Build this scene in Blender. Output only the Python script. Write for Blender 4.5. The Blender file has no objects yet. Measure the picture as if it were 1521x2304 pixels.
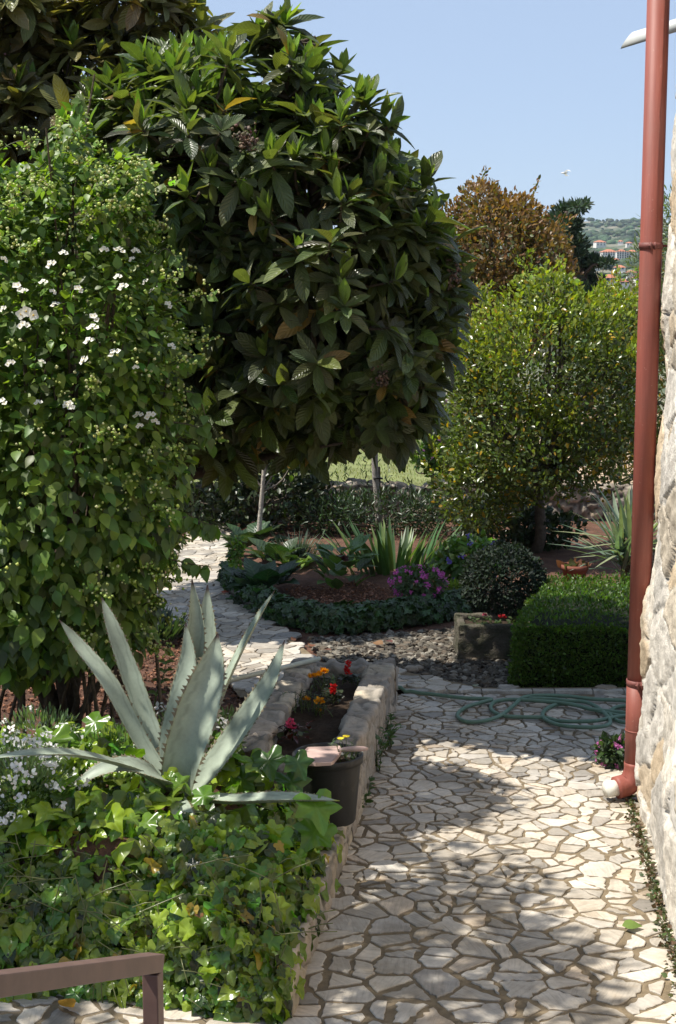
import bpy, math, numpy as np
from mathutils import Vector
rng = np.random.default_rng(7)
R = math.radians
SC = bpy.context.scene
COL = SC.collection
# ------------------------------------------------------------------ camera
H = 3.2; TH = R(8.84); F = 3550.0; CX, CY = 760.5, 1152.0
ct, st = math.cos(TH), math.sin(TH)
def ray(px, py):
    a, b = (px - CX) / F, -(py - CY) / F
    return np.array([a, ct + b * st, -st + b * ct])
def P(px, py, d):                      # the point seen at a pixel, d metres out
    r = ray(px, py); return np.array([0, 0, H]) + r * (d / r[1])
def G(px, py, z=0.0):                  # the point seen at a pixel, at height z
    r = ray(px, py); return np.array([0, 0, H]) + r * ((z - H) / r[2])
def mpp(p):                            # metres per photo pixel at a point
    return (p[1] * ct + (H - p[2]) * st) / F
cam = bpy.data.cameras.new("camera"); co = bpy.data.objects.new("camera", cam); COL.objects.link(co)
cam.lens = F / 2304 * 36; cam.sensor_width = 36; cam.clip_start = 0.1; cam.clip_end = 9000
co.location = (0, 0, H); co.rotation_euler = (R(90) - TH, 0, 0); SC.camera = co
# ------------------------------------------------------------------ light
AZ = R(-97); EL = R(60)
W = bpy.data.worlds.new("World"); SC.world = W; W.use_nodes = True
wt = W.node_tree; sky = wt.nodes.new("ShaderNodeTexSky"); sky.sky_type = 'NISHITA'; sky.sun_disc = False
sky.sun_elevation = EL; sky.sun_rotation = AZ; sky.air_density = .7; sky.dust_density = .1; sky.ozone_density = 3.0
bg = wt.nodes["Background"]; tn = wt.nodes.new("ShaderNodeMix"); tn.data_type = 'RGBA'; tn.inputs[0].default_value = .72; tn.inputs[7].default_value = (3.35, 4.15, 5.5, 1)   # a thin high veil evens out the blue
wt.links.new(sky.outputs[0], tn.inputs[6]); wt.links.new(tn.outputs[2], bg.inputs[0]); bg.inputs[1].default_value = 0.108
sl = bpy.data.lights.new("sun", 'SUN'); sl.energy = 5.0; sl.angle = R(0.53); sl.color = (1, .95, .86)
so = bpy.data.objects.new("sun", sl); COL.objects.link(so)
sd = Vector((math.sin(AZ) * math.cos(EL), math.cos(AZ) * math.cos(EL), math.sin(EL)))
so.rotation_euler = sd.to_track_quat('Z', 'Y').to_euler()
so.location = (-6, 6, 12)
SC.view_settings.view_transform = 'Standard'; SC.view_settings.look = 'None'
SC.view_settings.exposure = 0.56; SC.view_settings.gamma = 1
SC.render.engine = 'CYCLES'
SC.cycles.max_bounces = 8; SC.cycles.diffuse_bounces = 4; SC.cycles.transmission_bounces = 6; SC.cycles.volume_bounces = 0
SC.cycles.use_denoising = True
# ------------------------------------------------------------------ materials
def newmat(name):
    m = bpy.data.materials.new(name); m.use_nodes = True
    nt = m.node_tree; return m, nt, nt.nodes["Principled BSDF"], nt.nodes["Material Output"]
def N(nt, typ, **kw):
    n = nt.nodes.new(typ)
    for k, v in kw.items():
        if k.startswith('i_'): n.inputs[k[2:].replace('_', ' ')].default_value = v
        else: setattr(n, k, v)
    return n
def colnode(nt):
    return N(nt, "ShaderNodeAttribute", attribute_name="Col", attribute_type='GEOMETRY').outputs["Color"]
def mixc(nt, typ, fac, a, b):
    n = nt.nodes.new("ShaderNodeMix"); n.data_type = 'RGBA'; n.blend_type = typ
    for k, v in ((0, fac), (6, a), (7, b)):
        if hasattr(v, 'default_value') or isinstance(v, bpy.types.NodeSocket): nt.links.new(v, n.inputs[k])
        else: n.inputs[k].default_value = v if k == 0 or len(v) == 4 else (*v, 1)
    return n.outputs[2]
def ramp(nt, src, stops):
    n = nt.nodes.new("ShaderNodeValToRGB"); nt.links.new(src, n.inputs[0])
    e = n.color_ramp.elements
    while len(e) < len(stops): e.new(.5)
    for el, (p, c) in zip(e, stops):
        el.position = p; el.color = (*c, 1) if not isinstance(c, float) else (c, c, c, 1)
    return n.outputs[0]
def bump(nt, pr, h, strength, dist):
    b = nt.nodes.new("ShaderNodeBump"); b.inputs["Strength"].default_value = strength; b.inputs["Distance"].default_value = dist
    nt.links.new(h, b.inputs["Height"]); nt.links.new(b.outputs[0], pr.inputs["Normal"]); return b
def noise(nt, vec, scale, detail=4, rough=.6, typ="ShaderNodeTexNoise"):
    n = nt.nodes.new(typ); n.inputs["Scale"].default_value = scale
    if typ == "ShaderNodeTexNoise": n.inputs["Detail"].default_value = detail; n.inputs["Roughness"].default_value = rough
    if vec is not None: nt.links.new(vec, n.inputs["Vector"])
    return n
def coord(nt, which="Object"): return nt.nodes.new("ShaderNodeTexCoord").outputs[which]
def leafmat(name, rough=.4, trans=.35, tcol=(1.5, 1.7, .55), vein=0.0, veins=9, spec=.5, coat=0, var=.25):
    m, nt, pr, out = newmat(name)
    c = colnode(nt); nz = noise(nt, coord(nt), 9.0, 3).outputs[0]
    v = ramp(nt, nz, [(.3, 1 - var), (.7, 1 + var)]); c2 = mixc(nt, 'MULTIPLY', 1.0, c, v)
    if vein:
        uv = nt.nodes.new("ShaderNodeUVMap").outputs[0]; sx = nt.nodes.new("ShaderNodeSeparateXYZ"); nt.links.new(uv, sx.inputs[0])
        def M(op, a, b):
            n = nt.nodes.new("ShaderNodeMath"); n.operation = op
            for k, q in ((0, a), (1, b)):
                if isinstance(q, (int, float)): n.inputs[k].default_value = q
                else: nt.links.new(q, n.inputs[k])
            return n.outputs[0]
        ab = M('ABSOLUTE', M('SUBTRACT', sx.outputs[0], .5), 0)
        w = M('SINE', M('MULTIPLY', M('SUBTRACT', sx.outputs[1], M('MULTIPLY', ab, .5)), 6.283 * veins), 0)
        rib = M('LESS_THAN', ab, .03)
        c2 = mixc(nt, 'MIX', M('MULTIPLY', rib, .35), c2, mixc(nt, 'ADD', 1.0, c2, (.07, .08, .03)))
        bump(nt, pr, w, vein, .006)
    nt.links.new(c2, pr.inputs["Base Color"]); pr.inputs["Roughness"].default_value = rough
    pr.inputs["Specular IOR Level"].default_value = spec
    if coat: pr.inputs["Coat Weight"].default_value = coat; pr.inputs["Coat Roughness"].default_value = .2
    if trans:
        tr = nt.nodes.new("ShaderNodeBsdfTranslucent"); nt.links.new(mixc(nt, 'MULTIPLY', 1.0, c2, tcol), tr.inputs[0])
        mx = nt.nodes.new("ShaderNodeMixShader"); mx.inputs[0].default_value = trans
        nt.links.new(pr.outputs[0], mx.inputs[1]); nt.links.new(tr.outputs[0], mx.inputs[2]); nt.links.new(mx.outputs[0], out.inputs[0])
    return m
def colmat(name, rough=.8, nscale=30, var=.25, bs=.4, bd=.01, spec=.3, bscale=None):
    m, nt, pr, out = newmat(name); c = colnode(nt); o = coord(nt)
    v = ramp(nt, noise(nt, o, nscale, 6).outputs[0], [(.3, 1 - var), (.7, 1 + var)])
    nt.links.new(mixc(nt, 'MULTIPLY', 1.0, c, v), pr.inputs["Base Color"])
    pr.inputs["Roughness"].default_value = rough; pr.inputs["Specular IOR Level"].default_value = spec
    if bs: bump(nt, pr, noise(nt, o, bscale or nscale * 2, 6, .7).outputs[0], bs, bd)
    return m
def plain(name, c, rough=.6, nscale=25, var=.15, bs=.15, bd=.004, spec=.4, dirt=None, metal=0):
    m, nt, pr, out = newmat(name); o = coord(nt)
    a = ramp(nt, noise(nt, o, nscale, 6).outputs[0], [(.3, tuple(x * (1 - var) for x in c)), (.7, tuple(min(1, x * (1 + var)) for x in c))])
    if dirt:
        f = ramp(nt, noise(nt, o, dirt[1], 8, .75).outputs[0], [(dirt[2], 0.0), (dirt[2] + .12, dirt[3])])
        a = mixc(nt, 'MIX', f, a, dirt[0])
    nt.links.new(a, pr.inputs["Base Color"]); pr.inputs["Roughness"].default_value = rough; pr.inputs["Metallic"].default_value = metal
    pr.inputs["Specular IOR Level"].default_value = spec
    if bs: bump(nt, pr, noise(nt, o, nscale * 4, 5, .7).outputs[0], bs, bd)
    return m
# ------------------------------------------------------------------ mesh builder
class MB:
    def __init__(s): s.v = []; s.f = {3: [], 4: []}; s.ng = []; s.c = []; s.uv = []; s.n = 0; s.hasuv = False
    def add(s, v, quads=None, tris=None, ngons=None, col=(.5, .5, .5), uv=None):
        v = np.asarray(v, float).reshape(-1, 3); k = len(v)
        if quads is not None and len(quads): s.f[4].append(np.asarray(quads, int) + s.n)
        if tris is not None and len(tris): s.f[3].append(np.asarray(tris, int) + s.n)
        for g in ngons or []: s.ng.append([i + s.n for i in g])
        c = np.asarray(col, float)
        if c.ndim == 1: c = np.tile(c[:3], (k, 1))
        s.c.append(c[:, :3]); s.v.append(v)
        if uv is not None: s.hasuv = True
        s.uv.append(np.zeros((k, 2)) if uv is None else np.asarray(uv, float)); s.n += k
        return s
    def leaves(s, t, pos, dirs, nors, size, col, width=None):
        tv, tq, tt, tuv = t; n = len(pos)
        if n == 0: return s
        pos = np.asarray(pos, float); y = np.asarray(dirs, float); y = y / (np.linalg.norm(y, axis=1, keepdims=True) + 1e-9)
        x = np.cross(y, nors); x /= (np.linalg.norm(x, axis=1, keepdims=True) + 1e-9); z = np.cross(x, y)
        size = np.broadcast_to(size, (n,)); w = size if width is None else size * np.broadcast_to(width, (n,))
        V = (tv[None, :, 0, None] * x[:, None] * w[:, None, None] + tv[None, :, 1, None] * y[:, None] * size[:, None, None]
             + tv[None, :, 2, None] * z[:, None] * size[:, None, None] + pos[:, None])
        k = len(tv); off = (np.arange(n) * k)[:, None, None]
        col = np.asarray(col, float); col = np.tile(col, (n, 1)) if col.ndim == 1 else col
        s.add(V.reshape(-1, 3), (tq[None] + off).reshape(-1, 4) if len(tq) else None, (tt[None] + off).reshape(-1, 3) if len(tt) else None,
              col=np.repeat(col, k, 0), uv=np.tile(tuv, (n, 1)))
        return s
    def tube(s, pts, rad, sides=8, col=(.5, .5, .5), cap=True, squash=1):
        pts = np.asarray(pts, float); n = len(pts); rad = np.broadcast_to(rad, (n,))
        tg = np.gradient(pts, axis=0); tg /= np.linalg.norm(tg, axis=1, keepdims=True) + 1e-9
        ref = np.array([0, 0, 1.]) if abs(tg[0][2]) < .9 else np.array([1., 0, 0])
        a = np.linspace(0, 2 * np.pi, sides, endpoint=False); vs = []
        u = ref - tg[0] * ref.dot(tg[0]); u /= np.linalg.norm(u)
        for i in range(n):
            u = u - tg[i] * u.dot(tg[i]); u /= np.linalg.norm(u) + 1e-9; w = np.cross(tg[i], u)
            vs.append(pts[i] + rad[i] * (np.cos(a)[:, None] * u + np.sin(a)[:, None] * w * squash))
        q = [[i * sides + j, i * sides + (j + 1) % sides, (i + 1) * sides + (j + 1) % sides, (i + 1) * sides + j] for i in range(n - 1) for j in range(sides)]
        ng = [list(range(sides))[::-1], list(range((n - 1) * sides, n * sides))] if cap else None
        return s.add(np.concatenate(vs), q, ngons=ng, col=col)
    def box(s, lo, hi, col=(.5, .5, .5), M=None):
        x0, y0, z0 = lo; x1, y1, z1 = hi
        v = np.array([[x0, y0, z0], [x1, y0, z0], [x1, y1, z0], [x0, y1, z0], [x0, y0, z1], [x1, y0, z1], [x1, y1, z1], [x0, y1, z1]], float)
        if M is not None: v = M(v)
        return s.add(v, [[0, 3, 2, 1], [4, 5, 6, 7], [0, 1, 5, 4], [1, 2, 6, 5], [2, 3, 7, 6], [3, 0, 4, 7]], col=col)
    def lathe(s, prof, c, sides=32, col=(.5, .5, .5)):
        a = np.linspace(0, 2 * np.pi, sides, endpoint=False); v = []
        for r, z in prof: v.append(np.stack([c[0] + r * np.cos(a), c[1] + r * np.sin(a), np.full(sides, c[2] + z)], 1))
        q = [[i * sides + j, i * sides + (j + 1) % sides, (i + 1) * sides + (j + 1) % sides, (i + 1) * sides + j] for i in range(len(prof) - 1) for j in range(sides)]
        return s.add(np.concatenate(v), q, col=col)
    def build(s, name, mat, parent=None, smooth=True, bevel=0):
        me = bpy.data.meshes.new(name); v = np.concatenate(s.v); loops = []; starts = []; tot = 0
        for k in (3, 4):
            if s.f[k]:
                f = np.concatenate(s.f[k]); loops.append(f.ravel()); starts.append(tot + np.arange(len(f)) * k); tot += f.size
        for g in s.ng: loops.append(np.array(g)); starts.append(np.array([tot])); tot += len(g)
        L = np.concatenate(loops); S = np.concatenate(starts)
        me.vertices.add(len(v)); me.vertices.foreach_set('co', v.ravel())
        me.loops.add(len(L)); me.loops.foreach_set('vertex_index', L.astype(np.int32))
        me.polygons.add(len(S)); me.polygons.foreach_set('loop_start', S.astype(np.int32))
        me.polygons.foreach_set('use_smooth', np.full(len(S), smooth))
        me.update(calc_edges=True)
        ca = me.color_attributes.new("Col", 'FLOAT_COLOR', 'POINT')
        c = np.concatenate(s.c); ca.data.foreach_set('color', np.concatenate([c, np.ones((len(c), 1))], 1).ravel())
        if s.hasuv:
            uv = np.concatenate(s.uv)[L]; me.uv_layers.new(name="UVMap").data.foreach_set('uv', uv.ravel())
        me.validate(); me.materials.append(mat)
        o = bpy.data.objects.new(name, me); COL.objects.link(o)
        if bevel:
            b = o.modifiers.new("bevel", 'BEVEL'); b.width = bevel; b.segments = 2; b.limit_method = 'ANGLE'
        if parent is not None:
            o.parent = parent; o.matrix_parent_inverse = parent.matrix_world.inverted() if False else o.matrix_parent_inverse
            o.location = -Vector(parent.location)
        return o
def tag(o, label=None, cat=None, group=None, kind=None):
    for k, v in (('label', label), ('category', cat), ('group', group), ('kind', kind)):
        if v: o[k] = v
    return o
def thing(name, loc, label, cat, group=None):
    o = bpy.data.objects.new(name, None); COL.objects.link(o); o.location = tuple(float(q) for q in loc); o.empty_display_size = .1
    return tag(o, label, cat, group)
def struct(o): o['kind'] = 'structure'; return o
def copychild(src, parent, loc, rot=(0, 0, 0), sc=1.0):          # copy of a one-mesh object
    c = src.copy(); COL.objects.link(c); c.parent = parent
    c.location = Vector(tuple(float(q) for q in loc)) - (Vector(parent.location) if parent else Vector((0, 0, 0))); c.rotation_euler = rot; c.scale = (sc,) * 3
    return c
# ------------------------------------------------------------------ noise and sampling
def vnoise(p, scale, seed=0):
    r = np.random.default_rng(seed); p = np.asarray(p) * scale; o = np.zeros(len(p))
    for k in range(7):
        d = r.normal(size=3); d /= np.linalg.norm(d); o += np.sin(p @ d * r.uniform(.7, 1.9) * 3 + r.uniform(0, 6.28))
    return o / 7 * 1.6
def unit(v): return v / (np.linalg.norm(v, axis=-1, keepdims=True) + 1e-9)
def rdir(n): return unit(rng.normal(size=(n, 3)))
def voro(p, seeds):
    i1 = np.empty(len(p), int); d1 = np.empty(len(p)); d2 = np.empty(len(p))
    for a in range(0, len(p), 4000):
        d = np.linalg.norm(p[a:a + 4000, None] - seeds[None], axis=2); o = np.argpartition(d, 1, axis=1)[:, :2]
        dd = np.take_along_axis(d, o, 1); sw = dd[:, 0] > dd[:, 1]; o[sw] = o[sw][:, ::-1]; dd.sort(axis=1)
        i1[a:a + 4000] = o[:, 0]; d1[a:a + 4000] = dd[:, 0]; d2[a:a + 4000] = dd[:, 1]
    return i1, d1, d2
def shell(lobes, n, inner=.72, gap=0, gs=1.2, seed=1, zmin=-9):
    """points near the surface of the union of ellipsoids; returns points and outward directions"""
    w = np.array([np.prod(np.array(l[1])) ** (2 / 3) for l in lobes]); w /= w.sum(); out = []; dr = []
    got = 0
    while got < n:
        m = n; li = rng.choice(len(lobes), m, p=w); u = rdir(m); rr = inner + (1 - inner) * rng.random(m) ** .7
        c = np.array([lobes[i][0] for i in li]); r = np.array([lobes[i][1] for i in li])
        p = c + u * r * rr[:, None] * (1 + .09 * vnoise(u + li[:, None], 3, seed))[:, None]; keep = p[:, 2] > zmin
        for k, l in enumerate(lobes):
            q = np.linalg.norm((p - l[0]) / l[1], axis=1); keep &= (li == k) | (q > inner * .9)
        if gap: keep &= vnoise(p, gs, seed + 5) > -1 + gap + rng.normal(0, .12, m)
        out.append(p[keep]); dr.append(unit(u / r * np.min(r))[keep]); got += keep.sum()
    return np.concatenate(out)[:n], np.concatenate(dr)[:n]
def varcol(base, n, v=.25, alt=None, pa=0):
    c = np.array(base)[None] * (1 + rng.normal(0, v, n).clip(-2 * v, 2 * v))[:, None] * (1 + rng.normal(0, v * .35, (n, 3)))
    if alt is not None:
        k = rng.random(n) < pa; c[k] = np.array(alt)[None] * (1 + rng.normal(0, .15, (k.sum(), 1)))
    return c.clip(.003, 1)
# ------------------------------------------------------------------ leaf templates (verts, quads, tris, uv)
def blade(prof, fold=.25, curl=.15, cols=(-1, 0, 1), wav=0):
    ts = np.linspace(0, 1, len(prof)); V = []; U = []
    for i, (t, w) in enumerate(zip(ts, prof)):
        for c in cols:
            V.append([c * w, t, fold * abs(c) * w - curl * t * t + wav * (abs(c) > .9) * math.sin(i * 2.4) * w]); U.append([c * .5 + .5, t])
    k = len(cols); q = [[i * k + j, i * k + j + 1, (i + 1) * k + j + 1, (i + 1) * k + j] for i in range(len(prof) - 1) for j in range(k - 1)]
    return np.array(V), np.array(q), np.zeros((0, 3), int), np.array(U)
def fan(pts, ctr, dome=.06, fold=.18, droop=.12):
    pts = np.array(pts, float); n0 = len(pts); o = []
    for i in range(n0):
        a, b, c, e = pts[i - 1], pts[i], pts[(i + 1) % n0], pts[(i + 2) % n0]; o += [b, (-a + 9 * b + 9 * c - e) / 16]
    pts = np.array(o); n = len(pts); mid = np.array(ctr) + (pts - ctr) * .55; V = [[ctr[0], ctr[1], dome]]
    for q_, k_ in ((mid, .55), (pts, 1)): V += [[x, y, dome * (1 - k_) + fold * abs(x) - droop * (y - ctr[1]) ** 2 + .05 * k_ * math.sin(i * 1.3)] for i, (x, y) in enumerate(q_)]
    t = [[0, 1 + i, 1 + (i + 1) % n] for i in range(n)]; q = [[1 + i, 1 + n + i, 1 + n + (i + 1) % n, 1 + (i + 1) % n] for i in range(n)]
    V = np.array(V); U = np.stack([V[:, 0] + .5, V[:, 1]], 1)
    return V, np.array(q), np.array(t), U
LOQ = blade([.02, .10, .155, .18, .175, .13, .012], .35, .22, (-1, -.5, 0, .5, 1), .1)
LOQY = blade([.03, .12, .18, .2, .17, .1, .01], .35, -.08, (-1, -.5, 0, .5, 1), .06)
OVATE = blade([.04, .28, .34, .27, .15, .01], .2, .2)
SMALL = blade([.05, .24, .24, .02], .25, .1)
NARROW = blade([.03, .09, .1, .01], .2, .15)
BROAD = blade([.06, .28, .42, .46, .40, .22, .03], .22, .3, (-1, -.5, 0, .5, 1), .12)
STRAP = blade([.045, .05, .05, .047, .04, .03, .018, .002], .3, .22)
SWORD = blade([.02, .027, .028, .024, .017, .001], .3, .05)
_h = [(.0, .06), (.22, -.10), (.46, .02), (.40, .26), (.56, .50), (.27, .56), (.14, .8), (0, 1.0)]
IVY = fan(_h + [(-x, y) for x, y in _h[-2:0:-1]], (0, .36))
_h2 = [(.0, .05), (.26, -.06), (.44, .16), (.40, .42), (.22, .72), (0, 1.0)]
IVY2 = fan(_h2 + [(-x, y) for x, y in _h2[-2:0:-1]], (0, .36))
_h3 = [(.0, .06), (.24, -.12), (.45, .06), (.43, .28), (.47, .46), (.30, .58), (.15, .82), (0, 1.0)]
IVYS = [fan(h_ + [(-x, y) for x, y in h_[-2:0:-1]], (0, .36), a, b, c) for h_, a, b, c in ((_h, .05, .15, .35), (_h3, .0, .5, .5), (_h2, .08, -.15, .6), (_h2, .02, .35, .15), (_h3, -.05, -.1, .2))]
def ivyl(mb, p, d, n, s_, c):
    k = len(p); w = rng.integers(0, 5, k); s_ = np.broadcast_to(s_, (k,)); p, d, n, c = map(np.asarray, (p, d, n, c))
    for i in range(5):
        q_ = w == i; mb.leaves(IVYS[i], p[q_], d[q_], n[q_], s_[q_], c[q_])
PET = blade([.1, .3, .38, .25, .1], .1, .1)
def octa():
    v = np.array([[0, 0, 1], [1, 0, 0], [0, 1, 0], [-1, 0, 0], [0, -1, 0], [0, 0, -1]], float)
    return v, np.zeros((0, 4), int), np.array([[0, 1, 2], [0, 2, 3], [0, 3, 4], [0, 4, 1], [5, 2, 1], [5, 3, 2], [5, 4, 3], [5, 1, 4]]), np.zeros((6, 2))
OCT = octa()
def rock(seed):
    r = np.random.default_rng(seed); v = []; f = []
    for i in range(4):
        ph = -1 + 2 * (i + .5) / 4 if 0 < i < 3 else (-1 if i == 0 else 1)
    import bmesh
    bm = bmesh.new(); bmesh.ops.create_icosphere(bm, subdivisions=1, radius=1)
    v = np.array([x.co[:] for x in bm.verts]); t = np.array([[q.index for q in x.verts] for x in bm.faces]); bm.free()
    v *= (1 + r.normal(0, .18, (len(v), 1))); v *= np.array([1, .8, .55]); return v, np.zeros((0, 4), int), t, np.zeros((len(v), 2))
ROCKS = [rock(k) for k in range(4)]
# ------------------------------------------------------------------ shared materials
M_LOQ = leafmat("loquat_leaf", .32, .36, (1.6, 1.75, .45), .45, 9, .5)
M_LEAF = leafmat("soft_leaf", .45, .40, (1.6, 1.75, .5))
M_GLOSS = leafmat("glossy_leaf", .27, .36, (1.7, 1.8, .4), .04, 4, .55)
M_DARK = leafmat("dark_leaf", .4, .22)
M_MATT = leafmat("matt_leaf", .7, .18, spec=.25)
M_BIG = leafmat("broad_leaf", .38, .25, (1.5, 1.7, .5), .3, 7)
M_SWORD = leafmat("sword_leaf", .42, .25)
M_NEEDLE = leafmat("needle_foliage", .6, .15)
M_PETAL = leafmat("petal", .6, .3, (1.1, 1.05, 1.0), var=.08)
M_BARK = colmat("bark", .9, 25, .35, .8, .02)
M_STONE = colmat("weathered_limestone", .88, 11, .28, .8, .016, .2, 38)
M_CLOD = colmat("loose_stone", .9, 30, .3, .5, .01)
M_DRY = leafmat("dry_leaf", .7, .25, (1.4, 1.0, .5))
# ------------------------------------------------------------------ ground, terrain
def soilmat():
    m, nt, pr, out = newmat("red_soil"); o = coord(nt)
    a = ramp(nt, noise(nt, o, 7, 8, .7).outputs[0], [(.3, (.075, .035, .02)), (.5, (.13, .058, .032)), (.75, (.22, .11, .07))])
    b = ramp(nt, noise(nt, o, 60, 5, .8).outputs[0], [(.35, .55), (.7, 1.35)])
    nt.links.new(mixc(nt, 'MULTIPLY', 1.0, a, b), pr.inputs["Base Color"]); pr.inputs["Roughness"].default_value = .95
    bump(nt, pr, noise(nt, o, 40, 8, .75).outputs[0], .9, .03); return m
M_SOIL = soilmat()
def landmat():
    m, nt, pr, out = newmat("scrub_land"); o = coord(nt)
    a = ramp(nt, noise(nt, o, .03, 8, .7).outputs[0], [(.35, (.05, .075, .03)), (.5, (.10, .11, .06)), (.62, (.25, .21, .15)), (.75, (.08, .10, .045))])
    nt.links.new(a, pr.inputs["Base Color"]); pr.inputs["Roughness"].default_value = .95; return m
def sst(a, b, x): t = np.clip((x - a) / (b - a), 0, 1); return t * t * (3 - 2 * t)
_LR = np.array([0, 34, 130, 300, 500, 800, 1200, 1700, 2200, 2650, 3300.]); _LZ = np.array([-.05, -.05, -5, -7.5, -4.8, -1.3, 7, 25, 48, 71, 40.])
def landz(x, y):
    r = np.hypot(x, y); a = np.arctan2(x, y); f = sst(600, 2600, r)
    return np.interp(r, _LR, _LZ) + f * (7 * np.sin(a * 19 + r * .002) + 30 * (a - .17)) + 2.5 * f * np.sin(r * .02 + a * 40)
def polar(r0, r1, nr, a0, a1, na, zf):
    rr = np.geomspace(r0, r1, nr); aa = np.linspace(a0, a1, na); rg, ag = np.meshgrid(rr, aa, indexing='ij')
    x = rg * np.sin(ag); y = rg * np.cos(ag); v = np.stack([x, y, zf(x, y)], 2).reshape(-1, 3)
    q = [[i * na + j, (i + 1) * na + j, (i + 1) * na + j + 1, i * na + j + 1] for i in range(nr - 1) for j in range(na - 1)]
    return v, q
v, q = polar(33, 3300, 90, -math.pi, math.pi, 241, landz)
struct(MB().add(v, q).build("terrain", landmat()))
MB_g = MB(); n = 60
gx, gy = np.meshgrid(np.linspace(-36, 36, n), np.linspace(-34, 36, n), indexing='ij')
gv = np.stack([gx, gy, np.full_like(gx, -.03)], 2).reshape(-1, 3)
gq = [[i * n + j, (i + 1) * n + j, (i + 1) * n + j + 1, i * n + j + 1] for i in range(n - 1) for j in range(n - 1)]
struct(MB_g.add(gv, gq).build("ground", M_SOIL))
def sheet(name, poly, z, mat):
    p = np.array([[x, y, z] for x, y in poly]); return struct(MB().add(p, ngons=[list(range(len(p)))]).build(name, mat, smooth=False))
M_LAWN = plain("lawn_turf", (.17, .19, .075), .9, 3, .3, .6, .02, .2)
M_FIELD = plain("bare_field", (.42, .31, .21), .95, 2, .2, .6, .03, .2)
sheet("lawn", [(-14, 20.6), (2.7, 20.6), (3.1, 25), (3.3, 33), (-14, 33)], .06, M_LAWN)
sheet("field", [(2.7, 20.6), (14, 20.6), (14, 34), (3.3, 34), (3.1, 25)], .05, M_FIELD)
# grass on lawn
k = 14000; p = np.stack([rng.uniform(-5, 3.0, k), 20.8 + 9 * rng.random(k) ** 1.3, np.full(k, .06)], 1)
g = MB(); d = rdir(k) * .5; d[:, 2] = 1
g.leaves(SMALL, p, d, rdir(k), rng.uniform(.02, .055, k), varcol((.17, .21, .07), k, .3, (.32, .28, .14), .3), .5)
tag(g.build("grass", M_LEAF), kind="stuff")
# ------------------------------------------------------------------ crazy paving
def clip(poly, nx, ny, c):                       # keep nx*x+ny*y <= c
    o = []; m = len(poly)
    for i in range(m):
        a, b = poly[i], poly[(i + 1) % m]; da = nx * a[0] + ny * a[1] - c; db = nx * b[0] + ny * b[1] - c
        if da <= 0: o.append(a)
        if da * db < 0:
            t = da / (da - db); o.append((a[0] + t * (b[0] - a[0]), a[1] + t * (b[1] - a[1])))
    return o
def inpoly(x, y, poly):
    c = False; m = len(poly)
    for i in range(m):
        x1, y1 = poly[i]; x2, y2 = poly[i - 1]
        if (y1 > y) != (y2 > y) and x < (x2 - x1) * (y - y1) / (y2 - y1) + x1: c = not c
    return c
def inset(poly, g):
    a = sum(poly[i - 1][0] * poly[i][1] - poly[i][0] * poly[i - 1][1] for i in range(len(poly)))
    if a < 0: poly = poly[::-1]
    out = poly
    for i in range(len(poly)):
        ax, ay = poly[i - 1]; bx, by = poly[i]; L = math.hypot(bx - ax, by - ay)
        if L < 1e-6: continue
        nx, ny = (by - ay) / L, -(bx - ax) / L; out = clip(out, nx, ny, nx * ax + ny * ay - g * rng.uniform(.5, 1.5))
        if len(out) < 3: return []
    return out
def area(p): return abs(sum(p[i - 1][0] * p[i][1] - p[i][0] * p[i - 1][1] for i in range(len(p)))) / 2
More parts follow.
